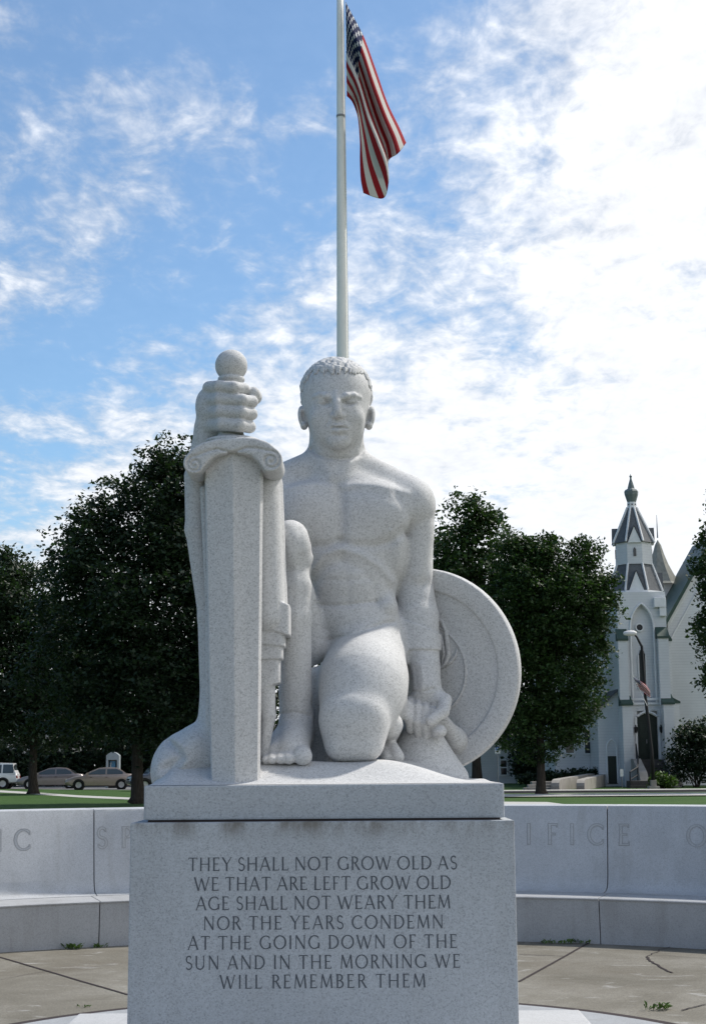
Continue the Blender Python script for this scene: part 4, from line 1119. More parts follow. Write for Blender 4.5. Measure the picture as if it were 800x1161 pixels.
# ------------------------------------------------------------------ the white church
CY = 88.0
def X(px, y=CY): return W(px, 760, y).x
def Z(py, y=CY, px=730): return W(px, py, y).z
def siding():
    m, nt, b = mat('white_clapboard', .7, .3); c = coords(nt)
    sp = nt.nodes.new('ShaderNodeSeparateXYZ'); nt.links.new(c, sp.inputs[0])
    f = mth(nt, 'FRACT', mth(nt, 'MULTIPLY', sp.outputs[2], 5.5))
    k = ramp(nt, noise(nt, c, .5, 5, .6), [(.3, .86), (.7, 1.)])
    line = ramp(nt, f, [(0., .70), (.12, 1.), (1., 1.)])
    nt.links.new(mixc(nt, 1., mixc(nt, 1., (.74, .75, .76), k, 'MULTIPLY'), line, 'MULTIPLY'), b.inputs['Base Color'])
    bump(nt, b, f, .5, .03); return m
M['siding'] = siding(); M['trim'] = flat('white_trim', (.78, .78, .77), .6, .3, .08)
M['slate'] = flat('grey_slate', (.13, .135, .14), .7, .3, .25, 6.); M['green'] = flat('dark_green_paint', (.030, .065, .050), .5, .4, .2)
M['door'] = flat('dark_door', (.010, .022, .016), .5, .4, .2); M['glassdark'] = flat('dark_window', (.02, .025, .03), .15, .6, .1)
M['concrete'] = flat('old_concrete', (.33, .31, .28), .9, .2, .25, 1.5); M['stepdark'] = flat('weathered_steps', (.085, .08, .075), .9, .2, .25, 2.)
M['iron'] = flat('black_iron', (.012, .012, .013), .5, .4, .1); M['lead'] = flat('lead_roof', (.16, .19, .185), .5, .4, .2, 4.)
ch = thing('church', 'white clapboard church with a grey capped octagonal steeple and dark green door', 'church', (X(729), CY, 0))
zG = 0.; x0, x1 = X(701.5), X(757); cxm = X(727.5); FYc = CY
DEP = 5.0
def zz(py): return Z(py)
# tower shaft with a pointed-arch panel set into its front: front wall built as a frame round the panel
mb = MB(); mb.box(x0, x1, CY+.30, CY+DEP, 0, zz(671)); mb.build('tower_wall', M['siding'], ch)
pl, pr = X(715.5), X(742.5); pa, ps = zz(684), zz(712); psill = zz(797)
arch = []
wd = (pr-pl); 
for k in range(11):
    t = k/10; a = R(180-60*t); arch.append((pl+wd+wd*math.cos(a), ps+wd*math.sin(a)*(pa-ps)/(wd*math.sin(R(60)))))
left = arch; right = [(pl+pr-x, z) for x, z in reversed(arch[:-1])]
outline = left+right                            # from left springing over the apex to right springing
mb = MB()
yF, yB = CY, CY+.31
def fr(poly): mb.prism(poly, yF, yB)
zt_ = zz(671); zb_ = 0.
fr([(x0, zb_), (pl, zb_), (pl, zt_), (x0, zt_)][::1]); fr([(pr, zb_), (x1, zb_), (x1, zt_), (pr, zt_)])
for i in range(len(outline)-1):
    a, b_ = outline[i], outline[i+1]; fr([a, b_, (b_[0], zt_), (a[0], zt_)])
dl, dr_ = X(719.5), X(742.3); dtop = zz(808); dspr = zz(813); dsill = zz(861)
fr([(pl, psill), (pr, psill), (pr, zz(806)), (pl, zz(806))])
fr([(pl, zb_), (dl, zb_), (dl, zz(806)), (pl, zz(806))]) 
mb.build('tower_front', M['siding'], ch)
mb = MB()
for i in range(len(outline)-1):
    a, b_ = Vector((outline[i][0], 0, outline[i][1])), Vector((outline[i+1][0], 0, outline[i+1][1])); mb.tube([(a.x, CY-.03, a.z), (b_.x, CY-.03, b_.z)], .07, 5)
mb.tube([(pl, CY-.03, psill), (pl, CY-.03, ps)], .07, 5); mb.tube([(pr, CY-.03, psill), (pr, CY-.03, ps)], .07, 5)
mb.box(x0+.55, x1-.55, CY-.12, CY-.002, zz(794), zz(791.5)); mb.box(x0+.55, x1-.55, CY-.10, CY-.002, zz(799), zz(796.5))
mb.build('moulding', M['trim'], ch)
mb = MB(); mb.lathe([(.0001, 0), (.20, 0), (.20, .08)], (X(727), CY+.20, zz(711)), 20, 'y'); rw = mb.build('round_window', M['glassdark'], ch)
mb = MB(); mb.lathe([(.20, -.04), (.27, -.05), (.28, .1)], (X(727), CY+.20, zz(711)), 20, 'y'); mb.build('frame', M['trim'], rw)
lw = X(728.6); hw = .20; zl0, zl1 = zz(779), zz(735)
mb = MB(); mb.prism([(lw-hw, zl0), (lw+hw, zl0), (lw+hw, zl1-.4), (lw+.1, zl1-.1), (lw, zl1), (lw-.1, zl1-.1), (lw-hw, zl1-.4)], CY+.22, CY+.32); lwin = mb.build('lancet_window', M['glassdark'], ch)
mb = MB(); mb.box(lw-hw-.08, lw-hw, CY+.20, CY+.31, zl0, zl1-.4); mb.box(lw+hw, lw+hw+.08, CY+.20, CY+.31, zl0, zl1-.4); mb.box(lw-hw-.12, lw+hw+.12, CY+.16, CY+.31, zl0-.1, zl0); mb.build('frame', M['trim'], lwin)
# double door under a flat arch
mb = MB(); dm = (dl+dr_)/2
arcd = [(dl+(dr_-dl)*k/8, dspr+(dtop-dspr)*math.sin(math.pi*k/8)) for k in range(9)]
mb.prism([(dl, dsill), (dr_, dsill)]+arcd[::-1], CY+.18, CY+.31); dr = mb.build('door', M['door'], ch)
mb = MB(); 
for q in (.12, .56): 
    for zq in (.10, .52): mb.box(dl+(dr_-dl)*q, dl+(dr_-dl)*(q+.32), CY+.15, CY+.179, dsill+(dspr-dsill)*zq, dsill+(dspr-dsill)*(zq+.36))
mb.build('panel', M['door'], dr, bevel=.01)
mb = MB(); mb.tube([(dm-.06, CY+.12, dsill+1.0), (dm-.06, CY+.12, dsill+1.25)], .025, 6); mb.build('handle', M['steel'], dr)
mb = MB()
for i in range(8): mb.tube([(arcd[i][0], CY-.03, arcd[i][1]+.05), (arcd[i+1][0], CY-.03, arcd[i+1][1]+.05)], .09, 5)
mb.box(dl-.14, dl-.01, CY-.06, CY+.3, dsill-.1, dspr); mb.box(dr_+.01, dr_+.14, CY-.06, CY+.3, dsill-.1, dspr); mb.build('door_frame', M['trim'], ch)
for px in (717, 745.5):
    mb = MB(); q = X(px); mb.lathe([(.0001, .28), (.10, .2), (.12, .18), (.09, -.12), (.0001, -.2)], (q, CY-.22, zz(828)), 10); mb.tube([(q, CY, zz(828)+.3), (q, CY-.22, zz(828)+.32), (q, CY-.22, zz(828)+.2)], .025, 5); mb.build('lantern', M['iron'], ch)
# buttresses with sloped green caps
def buttress(xa, xb, zlo, zhi, proj, capz):
    mb = MB(); mb.box(xa, xb, CY-proj, CY-.002, zlo, zhi); o = mb.build('buttress', M['siding'], ch)
    mb = MB(); mb.prism([(CY-proj-.10, zhi-.02), (CY-.003, zhi-.02), (CY-.003, capz), (CY-.02, capz), (CY-proj-.10, zhi+.10)], xa-.06, xb+.06, 'x'); mb.build('cap', M['green'], o)
buttress(X(699.5), X(710), zz(800), zz(726.5), .55, zz(713)); buttress(X(745), X(756.5), zz(800), zz(724), .55, zz(711))
buttress(X(700.3), X(711.5), 0, zz(800), .95, zz(788.5)); buttress(X(746.5), X(758), 0, zz(799), .95, zz(787))
for xa, xb, zlo, zhi, zc in ((x1+.002, X(763), zz(800), zz(726), zz(712)), (x1+.002, X(769.5), 0, zz(797), zz(788))):
    mb = MB(); mb.box(xa, xb, CY+.5, CY+1.6, zlo, zhi); o = mb.build('side_buttress', M['siding'], ch)
    mb = MB(); mb.prism([(xa, zhi-.02), (xb+.08, zhi-.02), (xb+.08, zhi+.10), (xa, zc)], CY+.44, CY+1.66); mb.build('cap', M['green'], o)
# corbel block on the right upper corner
mb = MB(); mb.box(X(743), X(756.5), CY-.35, CY-.002, zz(689), zz(678)); mb.box(X(749), X(756.5), CY-.30, CY-.003, zz(699), zz(689)-.01); mb.build('corbel', M['trim'], ch, bevel=.03)
# octagonal steeple
AX = Vector((X(729.8), CY+DEP*.42, 0)); ROT = R(15.5)
def octa(r, z, rot=ROT): return [(AX.x+r*math.cos(rot+k*math.pi/4), AX.y+r*math.sin(rot+k*math.pi/4), z) for k in range(8)]
def frust(mb, r0, z0, r1, z1, n=8):
    a, b_ = octa(r0, z0), octa(r1, z1); mb.add(a+b_, [(k, (k+1) % 8, 8+(k+1) % 8, 8+k) for k in range(8)]+[tuple(range(7, -1, -1)), tuple(range(8, 16))])
s_ = S(AX.y); z_ = lambda py: Z(py, AX.y)
mb = MB(); frust(mb, 32/s_, z_(672.5), 20.5/s_, z_(641)); lr = mb.build('lower_roof', M['slate'], ch)
mb = MB(); frust(mb, 33/s_, z_(674.5), 33/s_, z_(672.4)); mb.build('eave', M['trim'], lr)
mb = MB(); frust(mb, 22/s_, z_(641.5), 21.6/s_, z_(616)); bf_ = mb.build('belfry', M['siding'], ch)
mb = MB(); frust(mb, 24.5/s_, z_(617), 5.2/s_, z_(576)); ur = mb.build('spire_roof', M['slate'], ch)
for par, r0, z0, r1, z1 in ((lr, 32, 672.5, 20.5, 641), (ur, 24.5, 617, 5.2, 576)):
    for a, b_ in list(zip(octa(r0/s_+.03, z_(z0)+.03), octa(r1/s_+.03, z_(z1)+.03))):
        mb = MB(); mb.tube([a, b_], .075, 5); mb.build('rib', M['trim'], par)
def gablet(par, ang, rf, zb, zt_, wpx, name='gablet'):
    # white triangular face standing on the eave, square to the octagon's side, with a small slate roof behind
    n_ = Vector((math.cos(ang), math.sin(ang), 0)); t_ = Vector((-n_.y, n_.x, 0)); c0 = Vector((AX.x, AX.y, 0))+n_*rf; hw_ = wpx/2/s_
    a = c0-t_*hw_+Vector((0, 0, zb)); b_ = c0+t_*hw_+Vector((0, 0, zb)); ap = c0+Vector((0, 0, zt_)); back = ap-n_*rf*.55; 
    mb = MB(); bk = -n_*.12
    mb.add([a, b_, ap, a+bk, b_+bk, ap+bk], [(0, 1, 2), (5, 4, 3), (0, 3, 4, 1), (1, 4, 5, 2), (2, 5, 3, 0)]); g_ = mb.build(name, M['trim'], par)
    mb = MB(); up = Vector((0, 0, .07)); o_ = n_*.05
    for e in (a, b_): mb.add([e+o_+up, ap+o_+up, back+up, e-n_*rf*.25+up], [(0, 1, 2, 3)])
    mb.build('gablet_roof', M['slate'], g_)
for k in range(8):
    ang = ROT+math.pi/8+k*math.pi/4
    if abs(((ang-R(-90-15)+math.pi) % (2*math.pi))-math.pi) < .5 or True:
        if k % 2 == 1:
            gablet(lr, ang, 30.5/s_, z_(673), z_(651), 17); gablet(ur, ang, 23/s_, z_(618), z_(600), 15)
    n_ = Vector((math.cos(ang), math.sin(ang), 0)); t_ = Vector((-n_.y, n_.x, 0)); c0 = Vector((AX.x, AX.y, 0))+n_*(21.9*math.cos(math.pi/8)/s_)
    if k % 2 == 1:
        mb = MB(); zc = z_(628.5); w2, h2 = .09, .27
        pts_ = [c0-t_*w2+n_*q+Vector((0, 0, zc-h2)) for q in (.0, .05)]+[c0+t_*w2+n_*q+Vector((0, 0, zc-h2)) for q in (.0, .05)]
        qv = [c0+n_*.04+t_*u+Vector((0, 0, zc+v)) for u, v in ((-w2, -h2), (w2, -h2), (w2, h2*.7), (0, h2*1.2), (-w2, h2*.7))]
        qb = [p-n_*.06 for p in qv]; mb.add(qv+qb, [(0, 1, 2, 3, 4)]+[(i, i+5, (i+1) % 5+5, (i+1) % 5) for i in range(5)]); mb.build('belfry_window', M['glassdark'], bf_)
mb = MB(); frust(mb, 5.6/s_, z_(576), 5.4/s_, z_(569.5)); nk = mb.build('spire_neck', M['trim'], ch)
mb = MB()
for k in range(8):
    a = ROT+math.pi/8+k*math.pi/4; mb.lathe([(.0001, 0), (.06, 0)], (0, 0, 0), 6)
    n0 = len(mb.v)-12
    for i in range(n0, len(mb.v)):
        v = Vector(mb.v[i]); n_ = Vector((math.cos(a), math.sin(a), 0)); t_ = Vector((-n_.y, n_.x, 0)); mb.v[i] = tuple(Vector((AX.x, AX.y, z_(572.5)))+n_*(5.2/s_+.02)+t_*v.x+Vector((0, 0, v.y)))
mb.build('neck_opening', M['glassdark'], nk)
mb = MB(); mb.lathe([(5/s_, z_(569.6)), (6.2/s_, z_(566)), (7.8/s_, z_(561)), (8.2/s_, z_(557.5)), (7.0/s_, z_(555.5)), (4.2/s_, z_(554)), (3.2/s_, z_(550)), (1.3/s_, z_(543.5)), (.9/s_, z_(541.5)), (1.6/s_, z_(540.6)), (1.5/s_, z_(539.4)), (.5/s_, z_(538.6)), (.0001, z_(536.5))], (AX.x, AX.y, 0), 8); mb.build('spire_bulb', M['lead'], ch)
# nave to the right with its gable, and a wing to the left
NY = CY+2.6
xr0, xr1 = X(758, NY), X(872, NY); ridge = (xr0+xr1)/2; zE = Z(706, NY); zR = Z(612, NY)
mb = MB(); mb.prism([(xr0, 0), (xr1, 0), (xr1, zE), (ridge, zR), (xr0, zE)], NY, NY+6); mb.build('nave_wall', M['siding'], ch)
mb = MB()
for sgn, xe in ((1, xr0), (-1, xr1)):
    ex = xe-sgn*.5; ez = zE-.5*(zR-zE)/(ridge-xr0)
    mb.prism([(ex, ez+.03), (ridge, zR+.03), (ridge, zR+.42), (ex, ez+.42)][::sgn], NY-.45, NY+6.3)
mb.build('nave_roof', M['green'], ch)
mb = MB()
for sgn, xe in ((1, xr0), (-1, xr1)):
    mb.prism([(xe, zE-.45), (ridge, zR-.45), (ridge, zR-.0), (xe, zE-.0)][::sgn], NY-.12, NY-.003)
    mb.prism([(xe, zE-1.5), (ridge, zR-1.5), (ridge, zR-1.35), (xe, zE-1.35)][::sgn], NY-.10, NY-.004)
mb.build('barge_board', M['trim'], ch)
# rear turret roof behind the tower with its lightning rod
AX0 = AX.copy(); AX = Vector((X(751, CY+9), CY+9, 0)); s9 = S(AX.y); z9 = lambda py: Z(py, AX.y)
mb = MB(); mb.lathe([(25/s9, z9(664)), (22/s9, z9(661)), (16/s9, z9(650)), (11/s9, z9(640)), (6.5/s9, z9(628)), (3.5/s9, z9(618)), (.0001, z9(612))], (AX.x, AX.y, 0), 8, a0=R(22.5), a1=R(382.5)); mb.build('turret_roof', flat('weathered_turret', (.30, .30, .26), .7, .3, .2, 4.), ch)
mb = MB(); q = 15/s9; mb.box(AX.x-q, AX.x+q, AX.y-q, AX.y+q, 0, z9(663.5)); mb.build('turret_wall', M['siding'], ch)
mb = MB(); mb.tube([(AX.x, AX.y, z9(610)), (AX.x, AX.y, z9(584))], [.05, .015], 6); mb.build('lightning_rod', M['steel'], ch)
# left wing and the low porch with its side door
WY = CY+4.5
xl0, xl1 = X(626, WY), X(702, WY)
mb = MB(); mb.box(xl0, xl1, WY, WY+14, 0, Z(700, WY)); mb.build('wing_wall', M['siding'], ch)
mb = MB(); zw = Z(700, WY); mb.prism([(WY-.5, zw-.1), (WY+14.5, zw-.1), (WY+7, Z(660, WY))], xl0-.4, xl1+.3, 'x'); mb.build('wing_roof', M['slate'], ch)
for px0, px1, py0, py1 in ((659.5, 670, 853.5, 827), (638, 647, 853, 827), (684, 698, 744, 727), (655, 668, 760, 728)):
    a, b_, c0, d0 = X(px0, WY), X(px1, WY), Z(py0, WY), Z(py1, WY)
    mb = MB(); mb.box(a, b_, WY-.03, WY-.003, c0, d0); o = mb.build('window', M['glassdark'], ch)
    mb = MB(); t_ = .10
    mb.box(a-t_, a, WY-.08, WY-.002, c0-t_, d0+t_); mb.box(b_, b_+t_, WY-.08, WY-.002, c0-t_, d0+t_); mb.box(a, b_, WY-.08, WY-.002, d0, d0+t_); mb.box(a-.06, b_+.06, WY-.12, WY-.002, c0-t_, c0-.001); mb.box(a, b_, WY-.06, WY-.031, (c0+d0)/2-.04, (c0+d0)/2+.04); mb.build('frame', M['trim'], o)
PY_ = CY+1.0
a, b_ = X(675, PY_), X(700, PY_)
mb = MB(); mb.prism([(a, 0), (b_, 0), (b_, Z(782, PY_)), (a, Z(806, PY_))], PY_, WY-.01); mb.build('porch_wall', M['siding'], ch)
mb = MB(); mb.prism([(a-.3, Z(808.5, PY_)), (b_+.01, Z(782, PY_)), (b_+.01, Z(779.5, PY_)), (a-.3, Z(806, PY_))], PY_-.25, WY-.02); mb.build('porch_roof', M['slate'], ch)
mb = MB(); qa, qb = X(684, PY_), X(695.3, PY_)
mb.box(qa, qb, PY_-.03, PY_-.003, 0.15, Z(857, PY_)); mb.build('side_door', M['door'], ch)
mb = MB(); wq = qb-qa; ar = []
for k in range(13):
    t = k/12
    if t <= .5: aa = R(180-60*t*2); ar.append((qa+wq+wq*math.cos(aa), Z(848, PY_)+wq*math.sin(aa)))
    else: aa = R(180-60*(1-t)*2); ar.append((qb-wq-wq*math.cos(aa), Z(848, PY_)+wq*math.sin(aa)))
mb.tube([(x, PY_-.02, z) for x, z in ar], .06, 5); mb.tube([(qa, PY_-.02, Z(848, PY_)), (qa, PY_-.02, .2)], .06, 5); mb.tube([(qb, PY_-.02, Z(848, PY_)), (qb, PY_-.02, .2)], .06, 5); mb.build('porch_arch', M['trim'], ch)
# front steps in front of the door
mb = MB(); ns = 9; sx0, sx1 = X(713), X(746)
for k in range(ns):
    z1_ = dsill*(1-k/ns); y0_ = CY-.96-.34*(k+1); mb.box(sx0-.02*k, sx1+.02*k, y0_, CY-.97-.34*k if k else CY-.97, 0, z1_)
mb.box(sx0, sx1, CY-.969, CY-.01, 0, dsill-.03)
mb.build('front_steps', M['stepdark'], ch)
mb = MB(); yl = CY-.97-.34*ns; mb.box(X(692), X(733), yl-1.6, yl-.05, .0, Z(884)); mb.box(X(690), X(735), yl-2.0, yl-1.61, 0, Z(889)); mb.build('lower_steps', M['stepdark'], ch)
for px, sg in ((712, -1), (747.5, 1)):
    mb = MB(); q = X(px); mb.prism([(CY-.97, 0), (CY-.97, dsill+.05), (CY-1.6, dsill+.05), (CY-3.6, .9), (CY-4.1, .25), (CY-4.1, 0)], q-.25, q+.25, 'x'); mb.build('stair_wall', M['concrete'], ch)
mb = MB(); hx0 = X(712)
rail = [(X(713.5), CY-1.1, dsill+.95), (X(711), CY-2.4, dsill+.1), (X(704), CY-4.2, 1.2), (X(691.5), CY-5.6, .95), (X(690.5), CY-5.7, .0)]
mb.tube(rail, .045, 6); mb.tube([(x, y, z-.45) for x, y, z in rail[:4]], .03, 6)
for q in (0, 1, 2, 3): mb.tube([rail[q], (rail[q][0], rail[q][1], .02)], .035, 6)
mb.build('handrail', M['iron'], ch)
mb = MB(); a = Vector((X(697.5, 84), 83.2, Z(876, 83.2))); mb.box(a.x-.10, a.x+.10, a.y, a.y+.03, a.z-.22, a.z+.22); mb.tube([(a.x, a.y+.05, 0), (a.x, a.y+.05, a.z+.2)], .03, 6)
AX = AX0
sg = thing('sign', 'tiny white notice on a thin post beside the church handrail', 'sign', (a.x, a.y, 0))
mb = MB(); mb.box(a.x-.10, a.x+.10, a.y, a.y+.03, a.z-.22, a.z+.22); mb.build('notice_board', M['trim'], sg); mb = MB(); mb.tube([(a.x, a.y+.06, 0), (a.x, a.y+.06, a.z+.2)], .03, 6); mb.build('post', M['steel'], sg)
# ramp walls of concrete
def ramp_wall(label, pa, pb, h, wd):
    a = G(*pa); b_ = G(*pb); t = (b_-a).normalized(); n_ = Vector((-t.y, t.x, 0))*wd/2; L = (b_-a).length
    pr_ = [(0, 0), (L, 0), (L, h*1.5), (.9, h*1.02), (.35, h*.92), (.08, h*.7), (0, h*.4)]
    mb = MB(); m = len(pr_); A_ = [a+t*x+n_+Vector((0, 0, z)) for x, z in pr_]; B_ = [a+t*x-n_+Vector((0, 0, z)) for x, z in pr_]
    mb.add(A_+B_, [(i, (i+1) % m, m+(i+1) % m, m+i) for i in range(m)]+[tuple(range(m)), tuple(range(2*m-1, m-1, -1))])
    o = mesh_obj('ramp_wall', mb.v, mb.f, M['concrete'], None, loc=(a.x, a.y, 0)); tag(o, label, 'wall', 'low concrete walls of the church ramp'); return o
ramp_wall('longer pale concrete ramp wall rising behind the maple trunk', (629, 896.6), (690, 889.2), .62, .45)
ramp_wall('shorter concrete ramp wall nearest the church steps', (657.5, 896.0), (694, 889.6), .58, .45)
mb = MB(); a = G(606, 896.5)
mb.box(a.x-.6, a.x+1.0, a.y-.2, a.y+.5, 0, .16); mb.box(a.x-.3, a.x+1.3, a.y+.5, a.y+1.2, 0, .32); mb.box(a.x+.0, a.x+1.6, a.y+1.2, a.y+2.2, 0, .48)
o = mesh_obj('garden_steps', mb.v, mb.f, M['concrete'], None, loc=(a.x, a.y, 0)); tag(o, 'short flight of pale concrete steps beside the maple trunk', 'steps')
mb = MB(); a = G(584, 897); 
for k in range(3): pass
# street lamp with a curved arm, and the small flag fixed to it
LY = 79.0
lx = X(735, LY); lt = Z(733, LY)
lp = thing('street_lamp', 'dark street lamp with a curved arm in front of the church tower', 'street lamp', (lx, LY, 0))
lxt = W(726, 733, LY).x
pts = [(lx, LY, 0), (lx-.03, LY, Z(850, LY)), (W(731, 790, LY).x, LY, Z(790, LY)), (lxt+.05, LY, lt), ]
pts += [(W(px, py, LY).x, LY, Z(py, LY)) for px, py in ((724, 727.5), (721.5, 722.5), (719, 719.5), (716, 718.2))]
mb = MB(); mb.tube(pts, [.115, .10, .09, .08, .07, .06, .055, .05], 8); mb.build('lamp_post', M['iron'], lp, smooth=True)
mb = MB(); hd = W(714, 718, LY)
mb.lathe([(.0001, -.42), (.11, -.36), (.16, -.1), (.16, .2), (.08, .36), (.0001, .38)], tuple(hd), 10, 'x'); hdv = mb.build('lamp_head', M['pole'], lp, smooth=True)
mb = MB(); mb.box(lx-.30, lx+.30, LY-.30, LY+.30, 0, .16); mb.box(lx-.16, lx+.16, LY-.16, LY+.16, .161, .5); mb.build('lamp_base', M['concrete'], lp, bevel=.02)
fy_ = LY-.18
q_ = lambda px, py, d=0.: W(px, py, fy_+d)
mb = MB(); mb.tube([q_(733, 800), q_(716.5, 765.5)], .02, 6); st_ = mb.build('flag_staff', M['pole'], lp)
cloth('small_flag', [[q_(717, 767), q_(718.5, 770, -.05), q_(720, 774), q_(721.5, 778)], [q_(722, 770, .05), q_(722.5, 773, -.08), q_(723.5, 777, .08), q_(724.5, 781)], [q_(727, 773, .02), q_(727.5, 777, -.08), q_(728, 780, .08), q_(728, 784)], [q_(732, 777, .05), q_(732, 781, -.08), q_(732.5, 784, .08), q_(732, 788)], [q_(736, 783, .05), q_(736.5, 786, -.05), q_(736.5, 788, .05), q_(737, 791)]], M['flag'], 'small striped flag hanging from the street lamp before the church', 'flag', 4)
# disabled-parking sign near the shield
HY_ = 86.0; hp = W(563.5, 850, HY_)
hs_ = thing('parking_sign', 'small white and blue wheelchair parking sign just right of the shield', 'sign', (hp.x, HY_, 0))
mb = MB(); mb.tube([(hp.x, HY_+.04, 0), (hp.x, HY_+.04, hp.z+.3)], .03, 6); mb.build('post', M['steel'], hs_)
mb = MB(); mb.box(hp.x-.17, hp.x+.17, HY_-.02, HY_, hp.z-.24, hp.z+.24); mb.build('sign_plate', M['trim'], hs_, bevel=.01)
M['blue'] = flat('sign_blue', (.02, .09, .30), .5, .4, .05)
mb = MB(); mb.box(hp.x-.13, hp.x+.13, HY_-.026, HY_-.0205, hp.z-.05, hp.z+.20); mb.build('blue_field', M['blue'], hs_)
mb = MB(); y_ = HY_-.032; mb.tube([(hp.x-.03, y_, hp.z+.15), (hp.x-.02, y_, hp.z+.06), (hp.x+.05, y_, hp.z+.06), (hp.x+.08, y_, hp.z-.01)], .014, 5)
mb.tube([(hp.x-.02+.065*math.cos(R(a)), y_, hp.z+.03+.065*math.sin(R(a))) for a in range(130, 351, 20)], .010, 5); mb.lathe([(.0001, -.01), (.022, 0), (.0001, .01)], (hp.x-.03, y_, hp.z+.178), 8, 'y'); mb.build('wheelchair_symbol', M['trim'], hs_)
# clapboard house beyond the shield
HYY = 106.0
hx0, hx1 = X(515, HYY), X(583.5, HYY)
hz_ = Z(838, HYY)
ho = thing('house', 'small white clapboard house under dark trees beside the shield', 'house', ((hx0+hx1)/2, HYY, 0))
mb = MB(); mb.box(hx0, hx1, HYY, HYY+8, 0, hz_); mb.build('wall', M['siding'], ho)
mb = MB(); mb.prism([(HYY-.4, hz_-.05), (HYY+8.4, hz_-.05), (HYY+4, hz_+2.6)], hx0-.3, hx1+.3, 'x'); mb.build('roof', M['slate'], ho)
for px in (568, 536):
    a, b_ = X(px-3.2, HYY), X(px+3.2, HYY); mb = MB(); mb.box(a, b_, HYY-.04, HYY-.003, Z(877, HYY), Z(861, HYY)); o = mb.build('window', M['glassdark'], ho)
    mb = MB(); c0, d0 = Z(877, HYY), Z(861, HYY)
    mb.box(a-.1, a, HYY-.07, HYY-.002, c0, d0+.1); mb.box(b_, b_+.1, HYY-.07, HYY-.002, c0, d0+.1); mb.box(a, b_, HYY-.07, HYY-.002, d0, d0+.1); mb.box(a-.14, b_+.14, HYY-.1, HYY-.002, c0-.1, c0-.001); mb.box(a, b_, HYY-.07, HYY-.041, (c0+d0)/2-.04, (c0+d0)/2+.04); mb.build('frame', M['trim'], o)
# dim grey house behind the parked cars on the left
GYY = 126.0
gx0_, gx1_ = X(14, GYY), X(70, GYY); gz = Z(851, GYY)
M['greyside'] = flat('grey_siding', (.26, .28, .27), .8, .2, .1, 2.)
ho2 = thing('house', 'dim grey house wall seen under the trees behind the grey sedan', 'house', ((gx0_+gx1_)/2, GYY, 0))
mb = MB(); mb.box(gx0_, gx1_, GYY, GYY+9, 0, gz); mb.build('wall', M['greyside'], ho2)
mb = MB(); mb.prism([(GYY-.5, gz-.05), (GYY+9.5, gz-.05), (GYY+4.5, gz+3)], gx0_-.4, gx1_+.4, 'x'); mb.build('roof', M['slate'], ho2)
for px in (28, 58):
    a, b_ = X(px-3, GYY), X(px+3, GYY); mb = MB(); mb.box(a, b_, GYY-.05, GYY-.003, 1.0, 2.3); mb.build('window', M['glassdark'], ho2)

# ------------------------------------------------------------------ parked cars
def paint(name, col, metal=.35):
    m, nt, b = mat(name, .32, .5); b.inputs['Base Color'].default_value = (*col, 1); b.inputs['Metallic'].default_value = metal
    b.inputs['Coat Weight'].default_value = .5; b.inputs['Coat Roughness'].default_value = .08
    c = coords(nt); k = ramp(nt, noise(nt, c, 3., 4, .6), [(.3, .9), (.7, 1.04)]); nt.links.new(mixc(nt, 1., col, k, 'MULTIPLY'), b.inputs['Base Color']); return m
M['tan'] = paint('champagne_paint', (.36, .29, .25)); M['mauve'] = paint('grey_mauve_paint', (.25, .215, .205)); M['white'] = paint('white_paint', (.78, .78, .78), 0.); M['navy'] = paint('dark_paint', (.05, .06, .08))
M['tyre'] = flat('tyre_rubber', (.014, .014, .014), .9, .2, .1); M['rim'] = flat('wheel_cover', (.42, .42, .43), .35, .5, .1, 3., .4); M['lampglass'] = flat('lamp_glass', (.62, .62, .60), .15, .6, .05)
M['redglass'] = flat('tail_lamp', (.25, .012, .012), .2, .6, .05); M['carglass'] = flat('car_glass', (.06, .075, .08), .08, .8, .05)
M['blacktrim'] = flat('black_trim', (.02, .02, .02), .7, .3, .1)
